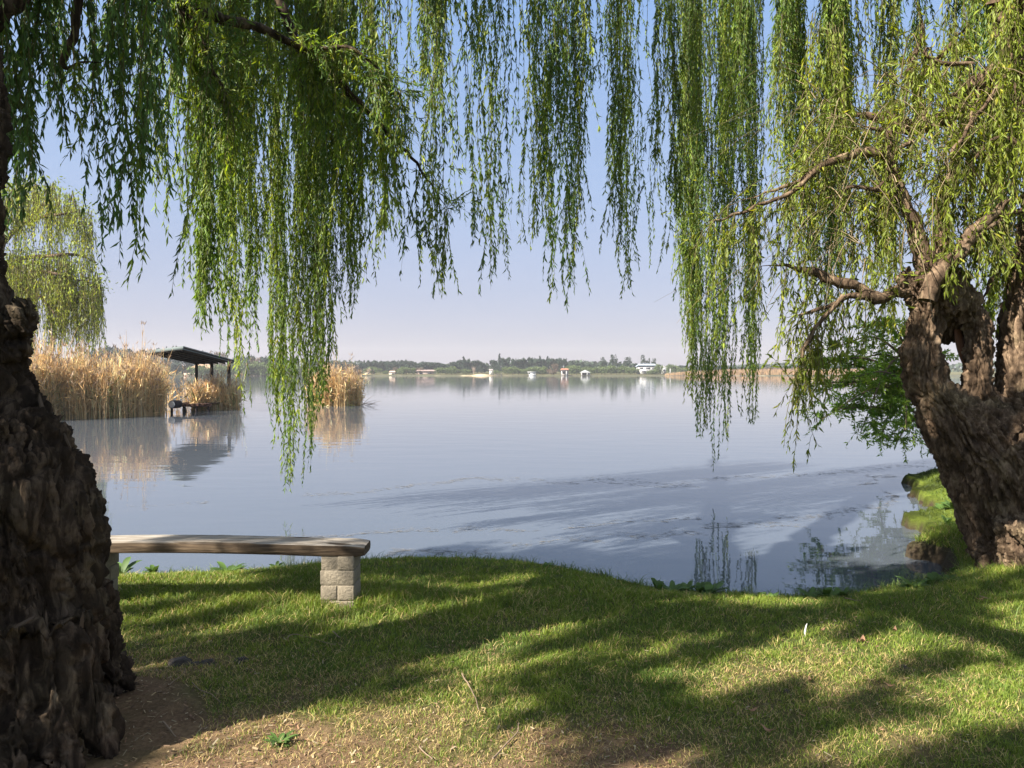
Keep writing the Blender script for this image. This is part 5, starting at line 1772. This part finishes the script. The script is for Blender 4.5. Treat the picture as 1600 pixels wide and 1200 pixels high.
def gable(mb, px0, px1, pyb, pyt, Y, depth, col, ridge='x', over=0.3, hip=0.0):
    a_, b_ = W(px0, pyb, Y), W(px1, pyt, Y)
    x0, x1, z0, z1 = a_[0] - over, b_[0] + over, a_[2], b_[2]
    y0, y1 = Y - over, Y + depth + over
    if ridge == 'x':
        ym = (y0 + y1) / 2
        V = [(x0, y0, z0), (x1, y0, z0), (x1, y1, z0), (x0, y1, z0), (x0 + hip, ym, z1), (x1 - hip, ym, z1)]
        mb.add(V, [[0, 1, 5, 4], [2, 3, 4, 5], [3, 2, 1, 0]], col)
        mb.add(V, [[1, 2, 5], [3, 0, 4]], col)
    else:
        xm = (x0 + x1) / 2
        V = [(x0, y0, z0), (x1, y0, z0), (x1, y1, z0), (x0, y1, z0), (xm, y0 + hip, z1), (xm, y1 - hip, z1)]
        mb.add(V, [[1, 2, 5, 4], [3, 0, 4, 5], [3, 2, 1, 0]], col)
        mb.add(V, [[0, 1, 4], [2, 3, 5]], col)


def building(name, loc_px, Y, label, cat, parts):
    e = empty(name, W(*loc_px, Y), label, cat)
    for pn, fn in parts:
        mb = MB()
        fn(mb)
        mb.build(pn, M_PAINT, e)
    return e


WH = (0.46, 0.455, 0.44)
DKW = (0.06, 0.06, 0.07)
Y_ = 515
building('house', (1018, 585), Y_, 'white two storey lakeside house with pale blue grey roof', 'house', [
    ('wall', lambda m_: house_box(m_, 997, 1027, 572.5, 584.5, Y_, 8, WH)),
    ('wing', lambda m_: house_box(m_, 1000, 1012, 578, 584.5, Y_ - 3, 2.98, WH)),
    ('roof', lambda m_: gable(m_, 996, 1028, 572.7, 568.2, Y_, 8, (0.25, 0.29, 0.33), 'x', 0.4, 2.0)),
    ('window', lambda m_: house_box(m_, 999, 1005, 574.5, 577, Y_ - 0.06, 0.05, DKW)),
    ('window', lambda m_: house_box(m_, 1009, 1016, 574.5, 577, Y_ - 0.06, 0.05, DKW)),
    ('window', lambda m_: house_box(m_, 1019, 1025, 574.5, 577, Y_ - 0.06, 0.05, DKW)),
    ('window', lambda m_: house_box(m_, 1002, 1009, 579.5, 582, Y_ - 3.06, 0.05, DKW)),
    ('window', lambda m_: house_box(m_, 1015, 1024, 579.5, 583, Y_ - 0.06, 0.05, DKW))])
building('house', (1038, 585), Y_, 'small white gabled annexe standing apart past the big white house', 'house', [
    ('wall', lambda m_: house_box(m_, 1033.5, 1041, 574.5, 584.5, Y_, 5, WH)),
    ('roof', lambda m_: gable(m_, 1033, 1041.5, 574.6, 571.8, Y_, 5, (0.44, 0.435, 0.42), 'y', 0.2)),
    ('window', lambda m_: house_box(m_, 1036, 1039, 577, 580, Y_ - 0.06, 0.05, DKW))])
YB_ = 499
building('boathouse', (882, 587), YB_, 'tall white open boathouse with bright orange tiled roof', 'boathouse', [
    ('roof', lambda m_: gable(m_, 876.5, 889, 578.6, 575.6, YB_, 6, (0.36, 0.16, 0.10), 'x', 0.3, 0.8)),
    ('beam', lambda m_: house_box(m_, 877, 885.6, 578.7, 579.8, YB_, 0.4, WH)),
    ('post', lambda m_: house_box(m_, 877, 878.3, 579.8, 588, YB_, 0.5, WH)),
    ('post', lambda m_: house_box(m_, 884.4, 885.6, 579.8, 588, YB_, 0.5, WH)),
    ('back_wall', lambda m_: house_box(m_, 877.4, 888, 578.8, 587.6, YB_ + 3.5, 2.0, (0.45, 0.40, 0.36))),
    ('doorway', lambda m_: house_box(m_, 878.8, 884, 580.6, 584, YB_ + 3.4, 0.05, DKW))])
building('boathouse', (915, 587), YB_, 'white gabled boathouse with a dark opening standing at the water', 'boathouse', [
    ('roof', lambda m_: gable(m_, 907.5, 922.5, 582.2, 578.2, YB_, 7, (0.45, 0.45, 0.45), 'y', 0.2)),
    ('post', lambda m_: house_box(m_, 908, 909.1, 582.3, 588, YB_, 0.5, WH)),
    ('post', lambda m_: house_box(m_, 917, 918, 582.3, 588, YB_, 0.5, WH)),
    ('wall', lambda m_: house_box(m_, 909.3, 922, 582.3, 587.6, YB_ + 3.0, 3.5, (0.38, 0.34, 0.33))),
    ('doorway', lambda m_: house_box(m_, 910, 916.6, 583, 586.6, YB_ + 2.9, 0.05, (0.07, 0.045, 0.045)))])
Yp = 494
building('pontoon_boat', (831, 588), Yp, 'low white moored pontoon boat with a flat canopy', 'boat', [
    ('canopy', lambda m_: house_box(m_, 824, 838, 580.8, 581.8, Yp, 2.2, WH)),
    ('hull', lambda m_: house_box(m_, 827, 836.5, 584.6, 588, Yp, 2.0, WH)),
    ('cabin', lambda m_: house_box(m_, 828.5, 835.5, 581.9, 584.5, Yp + 0.3, 1.4, (0.42, 0.43, 0.45))),
    ('post', lambda m_: house_box(m_, 825.4, 826.0, 581.9, 588, Yp + 0.4, 0.2, WH)),
    ('post', lambda m_: house_box(m_, 836.9, 837.5, 581.9, 588, Yp + 0.4, 0.2, WH))])
building('house', (665, 585), Y_, 'long low house with a faded brown tiled roof among trees', 'house', [
    ('wall', lambda m_: house_box(m_, 650, 680, 581, 586, Y_, 7, (0.34, 0.26, 0.22))),
    ('roof', lambda m_: gable(m_, 649, 681, 581.2, 577.6, Y_, 7, (0.26, 0.19, 0.17), 'x', 0.4, 1.5)),
    ('window', lambda m_: house_box(m_, 655, 660, 582, 584, Y_ - 0.06, 0.05, DKW)),
    ('window', lambda m_: house_box(m_, 668, 674, 582, 584, Y_ - 0.06, 0.05, DKW))])
building('hut', (613, 586), 506, 'small beige hut with a dark doorway by the russet tree', 'hut', [
    ('wall', lambda m_: house_box(m_, 608, 617, 582, 587.6, 506, 4, (0.42, 0.35, 0.27))),
    ('roof', lambda m_: gable(m_, 607.6, 617.4, 582.1, 579.4, 506, 4, (0.50, 0.37, 0.28), 'x', 0.2, 0.6)),
    ('doorway', lambda m_: house_box(m_, 612, 615, 582.8, 585.5, 505.94, 0.05, DKW))])
building('cottage', (577, 586), 510, 'tan cottage half hidden by the lone reed clump', 'cottage', [
    ('wall', lambda m_: house_box(m_, 570, 584, 581, 587, 510, 5, (0.50, 0.40, 0.27))),
    ('roof', lambda m_: gable(m_, 569.5, 584.5, 581.2, 577.4, 510, 5, (0.42, 0.33, 0.22), 'x', 0.3, 1.0)),
    ('window', lambda m_: house_box(m_, 574, 577, 582.4, 584.4, 509.94, 0.05, DKW))])
building('pump_house', (767, 586), 508, 'narrow cream pump house at the end of the sandy gap', 'pump house', [
    ('wall', lambda m_: house_box(m_, 764.5, 769.5, 578.5, 587, 508, 3, (0.46, 0.44, 0.39))),
    ('roof', lambda m_: gable(m_, 764.2, 769.8, 578.7, 576.6, 508, 3, (0.30, 0.26, 0.25), 'x', 0.2))])
building('thatched_house', (312, 585), 452, 'large brown thatched house on the far shore framed by shelter posts', 'house', [
    ('wall', lambda m_: house_box(m_, 287, 336, 581, 587.5, 452, 9, (0.46, 0.33, 0.25))),
    ('roof', lambda m_: gable(m_, 286, 338, 581.2, 569, 452, 9, (0.36, 0.23, 0.14), 'x', 0.5, 7.0)),
    ('window', lambda m_: house_box(m_, 296, 303, 582.2, 585, 451.9, 0.05, DKW)),
    ('window', lambda m_: house_box(m_, 318, 326, 582.2, 585, 451.9, 0.05, DKW))])
building('landing_stage', (776, 587), 495, 'dark landing stage with tall posts below the thin conifer', 'jetty', [
    ('deck', lambda m_: house_box(m_, 769, 785, 585.0, 585.8, 495, 2, (0.10, 0.09, 0.08))),
    ('post', lambda m_: house_box(m_, 770.0, 771.0, 578, 589, 494.8, 0.3, (0.10, 0.09, 0.08))),
    ('post', lambda m_: house_box(m_, 776.5, 777.3, 583, 589, 494.8, 0.3, (0.10, 0.09, 0.08))),
    ('post', lambda m_: house_box(m_, 783.0, 783.8, 583, 589, 494.8, 0.3, (0.10, 0.09, 0.08)))])
mb = MB()
house_box(mb, 1046.8, 1047.8, 576, 586, 512, 0.5, WH)
tag(mb.build('white_pole', M_PAINT), 'short white pole standing at the shore past the annexe', 'pole')

# pale sandy bank that runs along the far waterline, with the beach in the gap between the woods
sb = MB()
xs = np.linspace(-250, 330, 260)
yf = far_edge(xs)
top_ = 0.10 + 0.55 * np.clip(0.5 + fbm(np.stack([xs * 0.05, 0 * xs, 0 * xs], 1), 2), 0, 1)
pxx = xs / 500 * F + 800
top_ *= 0.12
top_ += 0.9 * np.exp(-((pxx - 752) / 12) ** 2) * (pxx < 770)
V = np.concatenate([np.stack([xs, yf - 7, np.full_like(xs, -0.4)], 1), np.stack([xs, yf - 4, top_ * 0.6], 1), np.stack([xs, yf + 3, top_ + 0.12], 1), np.stack([xs, yf + 16, top_ + 0.1 - 0.6 * (1 - np.exp(-((pxx - 750) / 22) ** 2))], 1)])
k = len(xs)
Fq = []
for g in range(3):
    a_ = np.arange(k - 1) + g * k
    Fq.append(np.stack([a_, a_ + 1, a_ + 1 + k, a_ + k], 1))
nzc = np.clip(0.5 + 0.9 * fbm(np.stack([xs * 0.11, 0 * xs, 0 * xs], 1) + 4, 2), 0, 1)
beach = np.exp(-((pxx - 750) / 16) ** 2)
cc = np.array([0.07, 0.075, 0.04]) * (1 - nzc)[:, None] + np.array([0.45, 0.37, 0.24]) * (nzc ** 5)[:, None]
cc = cc * (1 - beach)[:, None] + np.array([0.55, 0.40, 0.24]) * beach[:, None]
sb.add(V, np.concatenate(Fq), np.tile(cc, (4, 1)))
tag(sb.build('far_bank_ground', M_PAINT, smooth=True), kind='structure')

# far low wood along the horizon, one hazy mass
r_ = np.random.default_rng(12)
n = 9000
x = r_.uniform(-620, 620, n)
y = r_.uniform(640, 700, n)
hh = 7.5 + 2.0 * np.sin(x * 0.03) + 1.5 * np.sin(x * 0.011 + 2)
z = 2.5 + hh * r_.random(n) ** 0.8
P = np.stack([x, y, z], 1)
N_ = unit(r_.normal(size=(n, 3)))
t1 = unit(np.cross(N_, r_.normal(size=(n, 3))))
t2 = np.cross(N_, t1)
s = r_.uniform(0.9, 2.2, n)[:, None]
V = np.stack([P - t1 * s, P - t2 * s, P + t1 * s, P + t2 * s], 1).reshape(-1, 3)
mb = MB().add(V, np.arange(n * 4).reshape(-1, 4), np.repeat(np.array([0.045, 0.065, 0.04]) * r_.uniform(0.7, 1.3, (n, 1)), 4, 0))
tag(mb.build('far_wood', M_FAR), 'hazy continuous wood along the horizon behind the shore trees', 'wood', kind='stuff')

# ------------------------------------------------------------------ drifting threads of scum on the water
lines = [([(395, 848), (470, 842), (560, 834), (640, 830), (740, 828), (840, 827)], 0.08, 1.0),
         ([(610, 862), (680, 858), (760, 856), (850, 850), (940, 845), (1010, 838), (1080, 832), (1120, 826), (1180, 820), (1230, 810), (1290, 800), (1340, 797), (1380, 790), (1408, 780), (1395, 772)], 0.16, 1.0),
         ([(470, 775), (560, 770), (640, 762), (700, 752), (740, 748), (800, 750), (900, 753), (1000, 754), (1100, 752), (1180, 746), (1260, 742), (1330, 736), (1400, 730), (1450, 722)], 0.2, 0.8),
         ([(880, 826), (960, 818), (1040, 812), (1090, 808)], 0.05, 0.7),
         ([(1340, 758), (1370, 752), (1380, 746), (1395, 742)], 0.10, 0.8),
         ([(600, 872), (630, 860), (700, 860)], 0.05, 0.6),
         ([(900, 756), (1010, 759), (1100, 756)], 0.08, 0.6),
         ([(200, 788), (300, 785), (330, 783)], 0.06, 0.3), ([(1130, 828), (1200, 826), (1280, 822)], 0.05, 0.6)]
mb = MB()
r_ = np.random.default_rng(21)
for pts, wdt, dens in lines:
    P = spline(np.array([G(x, y, WATER_Z) for x, y in pts]), 300)
    seg = np.linalg.norm(np.diff(P, axis=0), axis=1).sum()
    n = int(seg * 120 * dens)
    u = r_.uniform(0, 298.9, n)
    i_ = u.astype(int)
    f = (u - i_)[:, None]
    C = P[i_] * (1 - f) + P[i_ + 1] * f
    wob = fbm(np.stack([C[:, 0] * 0.9, C[:, 1] * 0.9, 0 * u], 1), 3)
    br = r_.choice([0, 0, 0, 1], n)
    C[:, 1] += 0.5 * wob * (C[:, 1] / 9) + br * 0.12 * (C[:, 1] / 8) * (1 + wob) + r_.normal(0, wdt * 0.45, n)
    dsy = fbm(np.stack([C[:, 0] * 3.0, C[:, 1] * 3, 0 * u + 7], 1), 2)
    keep = dsy > -0.15
    C = C[keep]
    k = len(C)
    a_ = r_.normal(0, 0.25, k)
    l = r_.uniform(0.01, 0.06, k)
    w = r_.uniform(0.002, 0.006, k) * (C[:, 1] / 8)
    d1 = np.stack([np.cos(a_) * l, np.sin(a_) * l, 0 * l], 1)
    d2 = np.stack([-np.sin(a_) * w, np.cos(a_) * w, 0 * l], 1)
    C[:, 2] = WATER_Z + 0.004
    V = np.stack([C - d1, C - d2, C + d1, C + d2], 1).reshape(-1, 3)
    mb.add(V, np.arange(k * 4).reshape(-1, 4), np.repeat(np.array([0.15, 0.145, 0.14]) * r_.uniform(0.6, 1.5, (k, 1)), 4, 0))
tag(mb.build('floating_scum', M_PAINT), 'thin dark threads of scum drifting on the still water', 'scum', kind='stuff')

# twiggy debris sticking out beside the lone reed clump
g = G(575, 634, WATER_Z)
tw = MB()
for k in range(7):
    d = unit(np.array([rng.normal(0.9, 0.4), rng.normal(0, 0.5), rng.uniform(-0.1, 0.4)])) * rng.uniform(0.5, 1.0)
    b0 = g + np.array([rng.normal(-0.2, 0.2), rng.normal(0, 0.2), 0.02])
    tw.tube(np.array([b0, b0 + d * 0.5 + [0, 0, 0.05], b0 + d]), [0.014, 0.01, 0.005], 5, (0.16, 0.12, 0.09))
tag(tw.build('snag', M_TWIG), 'dead twiggy snag lying in water beside the lone reed clump', 'snag')

# ------------------------------------------------------------------ haze over the whole place
m, nt, out = new_mat('haze_air')
pv = nd(nt, 'ShaderNodeVolumePrincipled')
pv.inputs['Color'].default_value = (0.93, 0.93, 0.96, 1)
pv.inputs['Density'].default_value = HAZE_D
pv.inputs['Anisotropy'].default_value = 0.2
nt.links.new(pv.outputs[0], out.inputs['Volume'])
hb = MB().box((0, 520, 18), (2000, 1240, 44), 0)
o = hb.build('haze', m)
tag(o, 'thin pale haze hanging over the lake and far shore', 'haze', kind='stuff')
